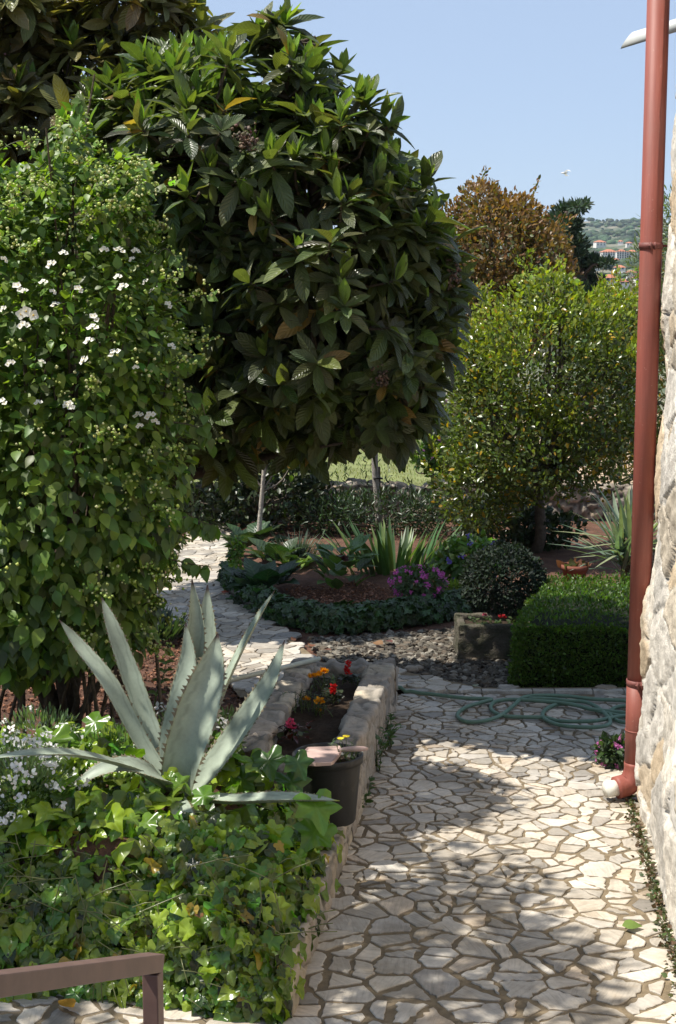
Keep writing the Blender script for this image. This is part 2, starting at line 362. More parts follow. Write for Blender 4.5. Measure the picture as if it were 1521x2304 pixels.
def paving(name, poly, rfun, gap, z0, hgt, cream, cgap=0):
    xs = [p[0] for p in poly]; ys = [p[1] for p in poly]; x0, x1, y0, y1 = min(xs), max(xs), min(ys), max(ys)
    pts = []; grid = {}; cs = .3
    for _ in range(60000):
        x, y = rng.uniform(x0 - .2, x1 + .2), rng.uniform(y0 - .2, y1 + .2)
        r = rfun(x, y) * (.8 + .5 * (math.sin(x * 7.3 + 1.7 * y) * math.sin(y * 6.1) * .5 + .5)); gi, gj = int(x // cs), int(y // cs); ok = True
        for a in (-1, 0, 1):
            for b in (-1, 0, 1):
                for (u, w) in grid.get((gi + a, gj + b), ()):
                    if (u - x) ** 2 + ((w - y) * 1.25) ** 2 < r * r: ok = False; break
                if not ok: break
            if not ok: break
        if ok: pts.append((x, y)); grid.setdefault((gi, gj), []).append((x, y))
    A = np.array(pts); mb = MB()
    for i, (x, y) in enumerate(pts):
        if not inpoly(x, y, poly): continue
        d = np.hypot(A[:, 0] - x, (A[:, 1] - y)); nb = np.argsort(d)[1:22]
        c = [(x - .4, y - .4), (x + .4, y - .4), (x + .4, y + .4), (x - .4, y + .4)]
        for j in nb:
            u, w = A[j]; nx, ny = u - x, w - y; c = clip(c, nx, ny, (u * u + w * w - x * x - y * y) / 2)
        cells = [c]
        if area(c) > .011 and rng.random() < .6:                     # split into straight-cut pieces
            a = rng.uniform(0, math.pi); mx = sum(q[0] for q in c) / len(c); my = sum(q[1] for q in c) / len(c); nx, ny = math.cos(a), math.sin(a)
            k = nx * mx + ny * my + rng.uniform(-.015, .015); cells = [clip(c, nx, ny, k), clip(c, -nx, -ny, -k)]
        for c in cells:
            if len(c) < 3: continue
            c = inset(c, (gap + cgap * float(sst(9.5, 6.5, y))) * rng.uniform(.6, 1.5))
            # drop tiny edges
            c = [c[k] for k in range(len(c)) if math.hypot(c[k][0] - c[k - 1][0], c[k][1] - c[k - 1][1]) > .012]
            if len(c) < 3 or area(c) < .0012: continue
            ring = []; straight = rng.random() < .45; jag = .0018 if straight else .006
            for k in range(len(c)):
                a, b = np.array(c[k - 1]), np.array(c[k]); L = np.linalg.norm(b - a); m = max(1, int(L / .022)); nn = np.array([(b - a)[1], -(b - a)[0]]) / L
                bow = rng.normal(0, .03) * L * (not straight)
                for s_ in range(m):
                    t = s_ / m; ring.append(a + (b - a) * t + nn * (rng.normal(0, jag) + bow * math.sin(math.pi * t)))
            ring = np.array(ring); ctr = ring.mean(0); m = len(ring); h = hgt + abs(rng.normal(0, .0015)); tx, ty = rng.normal(0, .006, 2)
            def zz(q, h): return z0 + h + (q - ctr) @ np.array([tx, ty])
            inn = ctr + (ring - ctr) * (1 - .005 / (np.linalg.norm(ring - ctr, axis=1, keepdims=True) + 1e-6))
            v = np.concatenate([np.c_[ring, np.full(m, z0 - .01)], np.c_[ring, zz(ring, h - .003)], np.c_[inn, zz(inn, h)]])
            q = [[r_ * m + k, r_ * m + (k + 1) % m, (r_ + 1) * m + (k + 1) % m, (r_ + 1) * m + k] for r_ in (0, 1) for k in range(m)]
            u = rng.random(); b = rng.choice([rng.uniform(.9, 1.08), rng.uniform(.6, .95)]) * cream
            base = np.array([.61, .545, .455]) if u < .55 else (np.array([.55, .505, .44]) if u < .82 else (np.array([.44, .405, .36]) if u < .93 else np.array([.60, .50, .39])))
            a = rng.uniform(0, 6.28); rot = np.array([[math.cos(a), -math.sin(a)], [math.sin(a), math.cos(a)]]); uv = np.tile((ring @ rot) + rng.uniform(0, 50, 2), (3, 1))
            mb.add(v, q, ngons=[list(range(2 * m, 3 * m))], col=base * b, uv=uv)
    return mb
def pavemat():
    m, nt, pr, out = newmat("limestone_paving"); c = colnode(nt); uv = nt.nodes.new("ShaderNodeUVMap").outputs[0]
    mp = nt.nodes.new("ShaderNodeMapping"); mp.inputs["Scale"].default_value = (1, 9, 1); nt.links.new(uv, mp.inputs[0])
    st_ = ramp(nt, noise(nt, mp.outputs[0], 7, 6, .65).outputs[0], [(.33, .72), (.5, 1.0), (.68, 1.1)])
    bl = ramp(nt, noise(nt, uv, 12, 7, .7).outputs[0], [(.3, .8), (.65, 1.08)])
    pits = ramp(nt, noise(nt, uv, 70, 4, .7).outputs[0], [(.27, .45), (.36, 1.0)])
    a = mixc(nt, 'MULTIPLY', 1.0, mixc(nt, 'MULTIPLY', 1.0, mixc(nt, 'MULTIPLY', .8, c, st_), bl), pits)
    tan = ramp(nt, noise(nt, uv, 4, 5).outputs[0], [(.55, 0.0), (.75, .4)]); a = mixc(nt, 'MIX', tan, a, mixc(nt, 'MULTIPLY', 1.0, a, (1.0, .82, .60)))
    dw = ramp(nt, noise(nt, coord(nt), 1.7, 7, .7).outputs[0], [(.34, (.66, .62, .56)), (.56, (1.0, 1.0, 1.0))]); a = mixc(nt, 'MULTIPLY', 1.0, a, dw)
    nt.links.new(a, pr.inputs["Base Color"]); pr.inputs["Roughness"].default_value = .62; pr.inputs["Specular IOR Level"].default_value = .3
    bump(nt, pr, mixc(nt, 'MULTIPLY', 1.0, pits, st_), .35, .004); return m
M_PAVE = pavemat()
M_MORTAR = plain("old_mortar", (.20, .155, .10), .95, 20, .3, .9, .006, .15, ((.12, .10, .075), 5, .5, .8))
def wl(d): return -.21 + (d - 6.33) * .1308                     # outer foot of the low planter wall
def hw(d): return 1.66 + (d - 7.36) * .0875                     # foot of the house wall
NEAR = [(-4.2, 3.2), (2.4, 3.2), (2.4, 9.4), (2.3, 11.55), (wl(11.55) - .02, 11.55), (wl(11.2) - .1, 11.2), (wl(6.3) - .08, 6.4), (-.6, 6.52), (-1.5, 6.92), (-4.2, 7.0)]
sheet("path_mortar", [(-4.4, 3.0), (2.6, 3.0), (2.6, 11.58), (wl(11.58) - .1, 11.58), (wl(6.3) - .12, 6.42), (-.6, 6.56), (-1.5, 6.97), (-4.4, 7.05)], .004, M_MORTAR)
struct(paving("path", NEAR, lambda x, y: .172 - .066 * float(sst(6.3, 9.6, y)), .0085, .004, .0065, 1.0, .0045).build("path", M_PAVE, smooth=False))
# far strip beyond the kerb line, a little higher
a1, a2, a3 = G(885, 1514), G(1085, 1556), G(1180, 1556)
FAR = [(a1[0] - .6, a1[1] + .25), (a1[0], a1[1]), (a2[0], a2[1]), (2.5, a3[1] + .02), (2.5, 11.64), (wl(11.6) - .2, 11.64)]
sheet("path_upper_mortar", [(x, y) for x, y in FAR], .03, M_MORTAR)
struct(paving("path_upper", FAR, lambda x, y: .13, .006, .03, .012, .92).build("path_upper", M_PAVE, smooth=False))
mb = MB()                                                        # row of kerb slabs
x = wl(11.6) + .02
while x < 2.45:
    w = rng.uniform(.16, .42); mb.box((x + .006, 11.575, -.02), (x + w, 11.635 + rng.uniform(0, .01), .036 + rng.normal(0, .002)), col=np.array([.44, .41, .36]) * rng.uniform(.7, 1.1)); x += w
struct(mb.build("path_kerb", M_STONE, smooth=False, bevel=.006))
LP = [(430, 1192), (520, 1186), (518, 1290), (560, 1360), (640, 1425), (735, 1500), (640, 1560), (540, 1570), (470, 1480), (345, 1345)]
LPp = [tuple(G(*p)[:2]) for p in LP]
sheet("side_path_mortar", [(x * 1.0, y) for x, y in LPp], .002, M_MORTAR)
struct(paving("side_path", LPp, lambda x, y: .15, .005, .002, .012, .95).build("side_path", M_PAVE, smooth=False))
# ------------------------------------------------------------------ stone walls: a displaced skin with rubble pattern
def skin(fun, nu, nv, nseeds, depth, jsoft, pal, mortar, seed, rough=.008, closeu=False):
    u, w = np.meshgrid(np.linspace(0, 1, nu), np.linspace(0, 1, nv), indexing='ij')
    p, nrm = fun(u.ravel(), w.ravel()); r = np.random.default_rng(seed)
    seeds = p[r.integers(0, len(p), nseeds)] + r.normal(0, .03, (nseeds, 3)); sc = np.array([1, 1, 1.5])
    warp = np.stack([vnoise(p, 5, seed + k) for k in range(3)], 1) * .03
    i1, d1, d2 = voro((p + warp) * sc, seeds * sc); e = (d2 - d1); f = sst(0, jsoft, e)
    disp = depth * (f - .5) + rough * vnoise(p, 14, seed + 9) + rough * .7 * vnoise(p, 33, seed + 8) + r.normal(0, depth * .25, nseeds)[i1] * f
    pal = np.array(pal); cc = pal[r.integers(0, len(pal), nseeds)] * r.uniform(.8, 1.12, (nseeds, 1)); mo = np.array(mortar)[None]
    g = sst(0.1, .7, f)[:, None]; col = cc[i1] * g + mo * (1 - g)
    q = (np.arange(nu - 1)[:, None] * nv + np.arange(nv - 1)[None]).ravel(); q = np.stack([q, q + nv, q + nv + 1, q + 1], 1)
    return p + nrm * disp[:, None], q, col
# house wall
def hwall(u, w):
    d = 9.42 - u * 6.6; z = -.05 + w * 5.6; rc = np.clip((d - 9.0) / .42, 0, 1); x = hw(np.minimum(d, 9.1)) + .027 * np.minimum(z, 4) - .012 + .36 * (1 - np.sqrt(1 - .999 * rc ** 2))
    x = x + .02 * np.sin(d * 3.1 + z * 2.2) + .015 * np.sin(z * 7 + d)
    nrm = np.stack([-np.ones_like(d) + rc * .7, rc * .9, np.zeros_like(d)], 1); return np.stack([x, d, z], 1), unit(nrm)
hb = thing("house_wall", (1.9, 6.4, 0), "sunlit rough whitewashed rubble stone wall of the house beside the red downspout", "wall")
v, q, c = skin(hwall, 330, 340, 300, .026, .022, [(.60, .52, .41), (.66, .60, .51), (.50, .41, .30), (.70, .65, .57), (.56, .52, .46), (.62, .49, .34)], (.60, .56, .49), 3, .0065)
ys = v[:, 1]; 
MB().add(v, q[:, ::-1], col=c).build("stone_facing", M_STONE, hb)
MB().add([[hw(2.85) + .06, 2.85, -.05], [3.6, 2.85, -.05], [3.6, 9.36, -.05], [hw(8.9) + .34, 9.36, -.05], [hw(2.85) + .16, 2.85, 5.5], [3.6, 2.85, 5.5], [3.6, 9.36, 5.5], [hw(8.9) + .44, 9.36, 5.5], [hw(8.7) + .07, 8.8, -.05], [hw(8.7) + .17, 8.8, 5.5]], [[0, 1, 5, 4], [1, 2, 6, 5], [2, 3, 7, 6], [3, 8, 9, 7], [8, 0, 4, 9]], ngons=[[0, 8, 3, 2, 1], [4, 5, 6, 7, 9]], col=(.5, .45, .38)).build("wall_core", M_STONE, hb, smooth=False)
# low planter wall: trough of four mortared rubble walls
pw = thing("stone_planter", (0, 9.9, 0), "low rubble stone trough planter between the two paths with marigolds and red flowers", "planter")
def ring_wall(a, b, ta, tb, za, zb, nrm_out):
    """wall from plan point a to b, thickness ta/tb to the inside; outer face, top, inner face"""
    a, b = np.array(a, float), np.array(b, float); t = unit(b - a); no = np.array([t[1], -t[0]]) * nrm_out
    def fun(u, w):
        base = a + (b - a) * u[:, None]; th = ta + (tb - ta) * u; zt = za + (zb - za) * u + .012 * np.sin(u * 23) + .01 * np.sin(u * 41 + 1)
        s_ = w * (zt + th + .2); P_ = np.zeros((len(u), 3)); Nn = np.zeros((len(u), 3))
        f1 = s_ < zt; f2 = (~f1) & (s_ < zt + th); f3 = ~(f1 | f2)
        P_[:, :2] = base; P_[f1, 2] = s_[f1]; Nn[f1, :2] = no
        P_[f2, :2] -= no * (s_ - zt)[f2, None]; P_[f2, 2] = zt[f2]; Nn[f2, 2] = 1
        P_[f3, :2] -= no * th[f3, None]; P_[f3, 2] = (zt - (s_ - zt - th))[f3]; Nn[f3, :2] = -no
        dd = np.minimum(np.abs(s_ - zt), np.abs(s_ - zt - th)); k = sst(0, .025, dd)[:, None]
        Nn[f2] = Nn[f2] * k[f2] + (1 - k[f2]) * np.r_[no * .5, .5]; return P_, unit(Nn)
    return fun
PALW = [(.42, .36, .30), (.47, .40, .32), (.37, .33, .28), (.50, .43, .33), (.33, .30, .26)]
def addwall(parent, name, a, b, ta, tb, za, zb, no, ns, seed):
    L = np.hypot(b[0] - a[0], b[1] - a[1]); nu = max(20, int(L / .02)); nv = 44
    v, q, c = skin(ring_wall(a, b, ta, tb, za, zb, no), nu, nv, ns, .018, .03, PALW, (.22, .20, .17), seed, .007)
    if no > 0: q = q[:, ::-1]
    m = MB().add(v, q, col=c)
    for e, fl in ((0, 1), (nu - 1, 0)):                          # end caps
        idx = list(range(e * nv, e * nv + nv)); m.ng.append(idx if fl else idx[::-1])
    return m.build(name, M_STONE, parent)
TR = dict(of=(wl(11.22), 11.22), on=(wl(8.5), 8.5))
olf, oln = np.array([-.33, 11.25]), np.array([-.60, 8.65])
addwall(pw, "side_wall", TR['on'], TR['of'], .13, .2, .50, .34, 1, 60, 11)
addwall(pw, "side_wall", tuple(olf), tuple(oln), .17, .17, .35, .50, 1, 60, 12)
addwall(pw, "end_wall", (wl(11.22) - .012, 11.24), (olf[0] + .01, 11.24), .22, .22, .345, .345, 1, 26, 13)
addwall(pw, "end_wall", (oln[0] + .03, 8.55), (wl(8.5) - .03, 8.55), .12, .12, .42, .42, 1, 20, 14)
def soilpatch(poly, z0, z1, name, parent, nn=36, amp=.02):
    m = MB(); a, b, c_, d_ = [np.array(p, float) for p in poly]; V = []
    for i in range(nn):
        for j in range(nn):
            s_, t = i / (nn - 1), j / (nn - 1); V.append((a * (1 - s_) + b * s_) * (1 - t) + (d_ * (1 - s_) + c_ * s_) * t)
    V = np.array(V); t = np.tile(np.linspace(0, 1, nn), nn); P3 = np.c_[V, z0 + (z1 - z0) * t]; P3[:, 2] += amp * vnoise(P3, 4, 3) + amp * .5 * vnoise(P3, 14, 5)
    q = [[i * nn + j, (i + 1) * nn + j, (i + 1) * nn + j + 1, i * nn + j + 1] for i in range(nn - 1) for j in range(nn - 1)]
    return m.add(P3, q).build(name, M_DSOIL, parent)
M_DSOIL = plain("dark_potting_soil", (.06, .042, .03), .95, 30, .4, 1, .02, .1, ((.14, .10, .07), 25, .58, .8))
soilpatch([(-.46, 8.6), (wl(8.6) - .05, 8.6), (wl(11.2) - .1, 11.15), (-.25, 11.15)], .40, .27, "soil", pw)
# wall foot below the ivy, nearest stretch
lw = tag(addwall(None, "retaining_wall", (wl(6.36), 6.36), (wl(8.48), 8.48), .2, .2, .24, .2, 1, 46, 15), "low rubble retaining wall along the paving, half covered by ivy, under the black pot", "wall")
# weeds at the foot
def sprig(mb, p, h, n, size, col, tmpl=OVATE, spread=.5, stemcol=(.1, .14, .04), stems=1, lean=.25):
    for _ in range(stems):
        d = np.array([rng.normal(0, lean), rng.normal(0, lean), 1.]); d /= np.linalg.norm(d); L = h * rng.uniform(.7, 1.1)
        t = np.linspace(0, 1, 5)[:, None]; pts = np.asarray(p) + d * L * t + np.array([d[0], d[1], -.1]) * L * .35 * t ** 2
        mb.tube(pts, np.linspace(.004, .0015, 5) * max(1, h * 2), 5, stemcol, False)
        k = n; tt = np.linspace(.15, 1, k); pos = np.stack([np.interp(tt, t[:, 0], pts[:, i]) for i in range(3)], 1)
        a = np.arange(k) * 2.4 + rng.uniform(0, 6); ld = np.stack([np.cos(a), np.sin(a), np.full(k, spread)], 1)
        mb.leaves(tmpl, pos, ld, np.tile([0, 0, 1.], (k, 1)) + rng.normal(0, .25, (k, 3)), size * rng.uniform(.7, 1.2, k), varcol(col, k, .2))
for (px, py, s_) in ((842, 1682, 1.0), (868, 1640, .8), (815, 1765, .35)):
    b = G(px + 6, py + 40); t = thing("weed", b, {1.0: "largest green weed at the foot of the stone planter wall", .8: "green weed at the planter wall foot, farthest along the paving", .35: "tiny green weed at the planter wall foot, nearest the black pot"}[s_], "weed", "weeds at the foot of the planter wall")
    m = MB()
    for _ in range(int(9 * s_) + 2): sprig(m, b + np.array([rng.uniform(-.05, .03), rng.uniform(-.2, .2), 0]), .22 * s_ + .04, 7, .05, (.05, .10, .025))
    m.build("leaves", M_LEAF, t)
m = MB(); k = 1500; yy = 5.0 + 4.2 * rng.random(k); dens = vnoise(np.c_[yy, yy * 0, yy * 0], 2.3, 17) > -.1; yy = yy[dens]; k = len(yy); pp = np.c_[hw(yy) - .035 - np.abs(rng.normal(0, .03, k)), yy, .008 + .015 * rng.random(k)]
m.leaves(OVATE, pp, rdir(k) * [1, 1, .5] + [0, 0, .4], rdir(k) + [0, 0, .6], rng.uniform(.012, .035, k), varcol((.07, .085, .03), k, .35, (.12, .07, .04), .35)); tag(m.build("moss", M_DARK), kind="stuff")
# ------------------------------------------------------------------ boundary wall
def bwall(u, w):
    x = -9 + u * 16.; s_ = w * (.46 + .35); z = np.minimum(s_, .42 + .02 * np.sin(x * 5) + .015 * np.sin(x * 11)); y = 20.0 - .0 * x + np.maximum(0, s_ - .46)
    nrm = np.where((s_ > .46)[:, None], [[0, 0, 1.]], [[0, -1., 0]]); return np.stack([x, y, z], 1), nrm
v, q, c = skin(bwall, 420, 26, 420, .05, .06, [(.30, .26, .21), (.36, .31, .25), (.25, .21, .17), (.38, .30, .22)], (.12, .10, .08), 21, .012)
tag(MB().add(v, q, col=c).build("boundary_wall", M_STONE), "low dark dry stone wall along the back of the garden before the lawn", "wall")
# ------------------------------------------------------------------ agave bed soil and ivy
def ysh(x): return .36 * np.clip((-.45 - x) / 1.1, 0, 1)
def bedz(x, y):
    y = y - ysh(x) * sst(8.2, 7.2, y)
    z = .60 * sst(6.42, 6.75, y + .05 * np.sin(x * 4)) * (1 - .80 * sst(8.1, 9.3, y)); e = wl(y) - .12 - x
    z = z * (.42 + .58 * sst(0.0, .75, e)) + .05 * np.sin(x * 3.1 + 1) * np.sin(y * 3.7) * sst(6.5, 6.9, y) - .05 * sst(6.75, 6.45, y); return z
n = 70; bx, by = np.meshgrid(np.linspace(0, 1, n), np.linspace(6.38, 10.4, n), indexing='ij')
xr = np.minimum(wl(by) - .12, np.where(by > 8.5, -.62 + (by - 8.65) * .1, 9)); X = -4.0 + bx * (xr + 4.0)
Z = bedz(X, by); v = np.stack([X, by, Z], 2).reshape(-1, 3)
q = [[i * n + j, (i + 1) * n + j, (i + 1) * n + j + 1, i * n + j + 1] for i in range(n - 1) for j in range(n - 1)]
struct(MB().add(v, q).build("bed_soil", M_SOIL))
def ivy_scatter(k, ylo, yhi, xlo, lift, smin, smax, pal, face=.6):
    y = rng.uniform(ylo, yhi, k); x = xlo + rng.random(k) * (wl(y) + .02 - xlo); return x, y
ivy = MB()
# top cushion
k = 2300; y = 6.55 + 1.75 * rng.random(k); x = -3.0 + rng.random(k) * (wl(y) + 2.90); y = y + ysh(x) * .8; z = bedz(x, y) + .0 + .15 * rng.random(k) + .07 * vnoise(np.c_[x, y, x], 2.2, 4)
keep = ~((np.hypot(x + .82, y - 7.75) < .2)); x, y, z = x[keep], y[keep], z[keep]; k = len(x)
dr = np.c_[rng.normal(.1, .7, k), rng.normal(-.7, .5, k), rng.normal(-.45, .35, k)]; nr = np.c_[rng.normal(-.1, .45, k), rng.normal(-.35, .45, k), np.ones(k)]
cl = varcol((.09, .16, .02), k, .36, (.23, .32, .025), .3)
ivyl(ivy, np.c_[x, y, z], dr, nr, .055 + .115 * rng.random(k) ** 1.6, cl)
# hanging front and right-hand side
k = 3700; x = -3.0 + rng.random(k) * 2.74; h_ = rng.random(k); y = 6.36 + ysh(x) + .5 * h_ ** 2.5 + .13 * vnoise(np.c_[x, h_, h_ * 0], 2.0, 8) - .04 + .16 * rng.random(k) ** 2; z = .02 + .64 * h_ + .05 * vnoise(np.c_[x, x, x], 1.7, 2) * h_
x2 = rng.random(1100); yy = 6.3 + 1.7 * rng.random(1100) ** 1.2; zz = .03 + rng.random(1100) * (.42 + .1 * np.sin(yy * 5)); keep = rng.random(1100) < np.clip(.25 + zz * 1.3 - (yy - 6.4) * .28 + .2 * np.sin(yy * 9), .04, 1)
xx = wl(yy) - .06 + .05 * rng.random(1100) - .25 * sst(.25, .5, zz)
p = np.r_[np.c_[x, y, z], np.c_[xx, yy, zz][keep]]; k = len(p); ks = keep.sum()
dr = np.c_[rng.normal(0, .5, k), rng.normal(-.25, .3, k), rng.normal(-.8, .4, k)]; nr = np.c_[rng.normal(0, .35, k), rng.normal(-.9, .3, k), rng.normal(.85, .35, k)]
nr[-ks:] = np.c_[rng.normal(.8, .3, ks), rng.normal(-.4, .3, ks), rng.normal(.6, .3, ks)]
cl = varcol((.085, .145, .02), k, .42, (.22, .30, .03), .3); yl = (rng.random(k) < .022) & (p[:, 0] > -1.3); cl[yl] = (.34, .24, .04)
br = rng.random(k) < .012; cl[br] = (.16, .08, .03)
ivyl(ivy, p, dr, nr, .038 + .068 * rng.random(k) ** 1.3, cl)
for _ in range(150):                                             # bare runners
    x0 = rng.uniform(-3, -.1); h_ = rng.random(); a = np.array([x0, 6.3 + ysh(x0) + .25 * h_, .05 + .62 * h_]); b = a + np.array([rng.normal(0, .15), rng.normal(-.03, .03), rng.normal(-.05, .1)])
    ivy.tube([a, (a + b) / 2 + np.array([0, -.03, .02]), b], [.0028, .0025, .002], 4, (.16, .17, .07), False)
for px, py, s_, cc in ((545, 1870, .21, (.17, .28, .02)), (625, 1865, .17, (.12, .24, .02)), (430, 1965, .19, (.07, .14, .02)), (100, 1935, .2, (.06, .13, .02)), (215, 1905, .2, (.06, .13, .02)), (620, 1915, .16, (.05, .10, .03)),
                   (410, 1990, .17, (.16, .26, .02)), (560, 1700, .17, (.14, .25, .03)), (640, 1740, .2, (.05, .12, .025)), (600, 1690, .18, (.06, .13, .03)), (120, 1640, .2, (.12, .22, .02)), (230, 1610, .15, (.09, .18, .02)),
                   (700, 1790, .22, (.12, .24, .03)), (725, 1850, .2, (.11, .22, .03)), (660, 1700, .16, (.05, .12, .025)), (290, 1680, .14, (.09, .18, .02)), (60, 1700, .17, (.1, .2, .02)), (480, 1780, .15, (.09, .19, .02)), (250, 1740, .16, (.1, .2, .02)), (530, 1740, .17, (.08, .17, .02))):
    d_ = 7.0 if py > 1850 else (7.4 if py > 1770 else 8.0); b = P(px, py, d_)
    ivy.leaves(IVY, [b], [[rng.normal(0, .4), -.6, -.55]], [[rng.normal(0, .3), -.55, 1]], s_, [cc])
tag(ivy.build("ivy", M_GLOSS), "thick glossy green ivy covering the raised bed below the agave", kind="stuff")
# ------------------------------------------------------------------ agave
def agmat():
    m, nt, pr, out = newmat("agave_leaf"); c = colnode(nt); o = coord(nt)
    v = ramp(nt, noise(nt, o, 6, 5, .6).outputs[0], [(.3, .82), (.7, 1.12)]); w = ramp(nt, noise(nt, o, 55, 4).outputs[0], [(.3, .93), (.7, 1.05)])
    sc_ = ramp(nt, noise(nt, o, 24, 3, .6).outputs[0], [(.66, 0.0), (.72, .5)]); nt.links.new(mixc(nt, 'MIX', sc_, mixc(nt, 'MULTIPLY', 1.0, mixc(nt, 'MULTIPLY', 1.0, c, v), w), (.36, .35, .27)), pr.inputs["Base Color"]); pr.inputs["Roughness"].default_value = .5; pr.inputs["Specular IOR Level"].default_value = .35
    bump(nt, pr, noise(nt, o, 20, 4).outputs[0], .15, .006); return m
M_AG = agmat()
agv = thing("agave", P(405, 1790, 7.75), "large blue grey agave with spiny upright leaves in the ivy bed", "plant")
def spline(pts, n):
    pts = np.asarray(pts, float); m = len(pts); t = np.linspace(0, m - 1, n); out = []
    Pp = np.vstack([2 * pts[0] - pts[1], pts, 2 * pts[-1] - pts[-2]])
    for x in t:
        i = min(int(x), m - 2); f = x - i; a, b, c, d = Pp[i:i + 4]
        out.append(.5 * ((2 * b) + (-a + c) * f + (2 * a - 5 * b + 4 * c - d) * f * f + (-a + 3 * b - 3 * c + d) * f ** 3))
    return np.array(out)
def agave_leaf(pix, deps, wpx, face, chan=.35, tip=(.05, .03, .025)):
    pts = spline([P(px, py, d) for (px, py), d in zip(pix, deps)], 44); n = 44
    tg = unit(np.gradient(pts, axis=0)); face = np.array(face, float); W_ = np.cross(tg, face); W_ = unit(W_); Nn = np.cross(W_, tg); t = np.linspace(0, 1, n)
    wid = .84 * wpx * mpp(pts[n // 2]) * np.interp(t, [0, .1, .3, .5, .7, .85, .94, 1], [.75, .8, .95, 1, .8, .48, .2, .03]); th = np.interp(t, [0, .3, 1], [.035, .016, .003])
    cols = np.linspace(-1, 1, 15); V = []; C = []; ph_ = rng.uniform(0, 6)
    base = np.array([.30, .35, .275])
    for side in (1, -1):
        for i in range(n):
            for c in cols:
                off = chan * wid[i] * .5 * (c * c - .4); ed = th[i] * .5 * (1 - c * c) ** .5
                V.append(pts[i] + W_[i] * c * wid[i] * .5 + Nn[i] * (off + side * ed))
                k = sst(.93, .98, t[i]); cc = base * (1 + .04 * math.sin(i * .9 + c * 3)) * (1.0 if side > 0 else .95) * (np.array([1, 1, 1]) if abs(c) < .9 else np.array([.95, .88, .72])) * (.80 if t[i] < .85 and abs(abs(c) - .64 + .08 * math.sin(t[i] * 46 + ph_)) < .075 else 1); C.append(cc * (1 - k) + np.array(tip) * k)
    q = []; kk = len(cols)
    for s_ in (0, 1):
        for i in range(n - 1):
            for j in range(kk - 1):
                a = s_ * n * kk + i * kk + j; f = [a, a + 1, a + kk + 1, a + kk]; q.append(f if s_ == 0 else f[::-1])
    m = MB().add(V, q, col=C)
    for sgn in (-1, 1):                                           # marginal teeth
        for tt in np.linspace(.16, .9, 22):
            f = tt * (n - 1); i = int(f); p = pts[i] + W_[i] * sgn * wid[i] * .5 + Nn[i] * chan * wid[i] * .3; s_ = wid[i] * .06 + .0045
            m.add([p - tg[i] * s_ * .8 - W_[i] * sgn * s_ * .4, p + tg[i] * s_ * .8 - W_[i] * sgn * s_ * .4, p + W_[i] * sgn * s_ * 1.1 + tg[i] * s_ * .5 + Nn[i] * s_ * .25], tris=[[0, 1, 2]], col=(.16, .13, .08))
    return m.build("leaf", M_AG, agv)
FC = (0, -1, .25)
agave_leaf([(392, 1778), (322, 1680), (245, 1540), (175, 1450), (133, 1394)], [7.72, 7.8, 7.85, 7.9, 7.9], 62, (.75, -.55, .5))
agave_leaf([(395, 1775), (345, 1660), (292, 1520), (252, 1410), (228, 1343)], [7.75, 7.9, 8.0, 8.05, 8.1], 60, (.6, -.75, .3))
agave_leaf([(440, 1760), (425, 1650), (428, 1520), (440, 1410), (432, 1302)], [7.9, 7.98, 8.0, 8.0, 8.0], 66, (.2, -1, .2), .75)
agave_leaf([(440, 1765), (448, 1640), (455, 1520), (464, 1420), (467, 1316)], [7.95, 8.1, 8.15, 8.18, 8.2], 82, (-.1, -1, .2), .35)
agave_leaf([(380, 1775), (385, 1670), (412, 1560), (425, 1480), (418, 1400)], [7.8, 7.85, 7.9, 7.95, 7.97], 70, (-.4, -1, .2), .45)
agave_leaf([(430, 1770), (470, 1640), (520, 1510), (575, 1400), (620, 1325)], [7.85, 8.0, 8.05, 8.1, 8.1], 52, (-.95, -.3, .35), .4)
agave_leaf([(395, 1790), (415, 1700), (448, 1600), (475, 1510), (490, 1425)], [7.65, 7.6, 7.62, 7.68, 7.75], 116, (-.12, -1, .25), .62)
agave_leaf([(420, 1790), (475, 1730), (555, 1620), (610, 1530), (641, 1440)], [7.72, 7.7, 7.75, 7.8, 7.85], 84, (-.55, -.6, .6), .4)
agave_leaf([(395, 1780), (355, 1745), (290, 1722), (220, 1735), (152, 1782)], [7.62, 7.45, 7.35, 7.3, 7.27], 62, (0, -.55, 1), .35)
agave_leaf([(380, 1770), (290, 1725), (180, 1698), (80, 1694), (-40, 1708)], [7.62, 7.35, 7.1, 6.92, 6.85], 56, (0, -.25, 1), .35)
agave_leaf([(430, 1790), (520, 1800), (610, 1797), (690, 1797), (764, 1802)], [7.66, 7.5, 7.42, 7.38, 7.35], 64, (0, -.08, 1), .45, (.30, .32, .05))
agave_leaf([(400, 1800), (405, 1815), (412, 1835), (425, 1858), (432, 1876)], [7.5, 7.35, 7.22, 7.1, 7.05], 62, (.1, -.7, .9), .3)
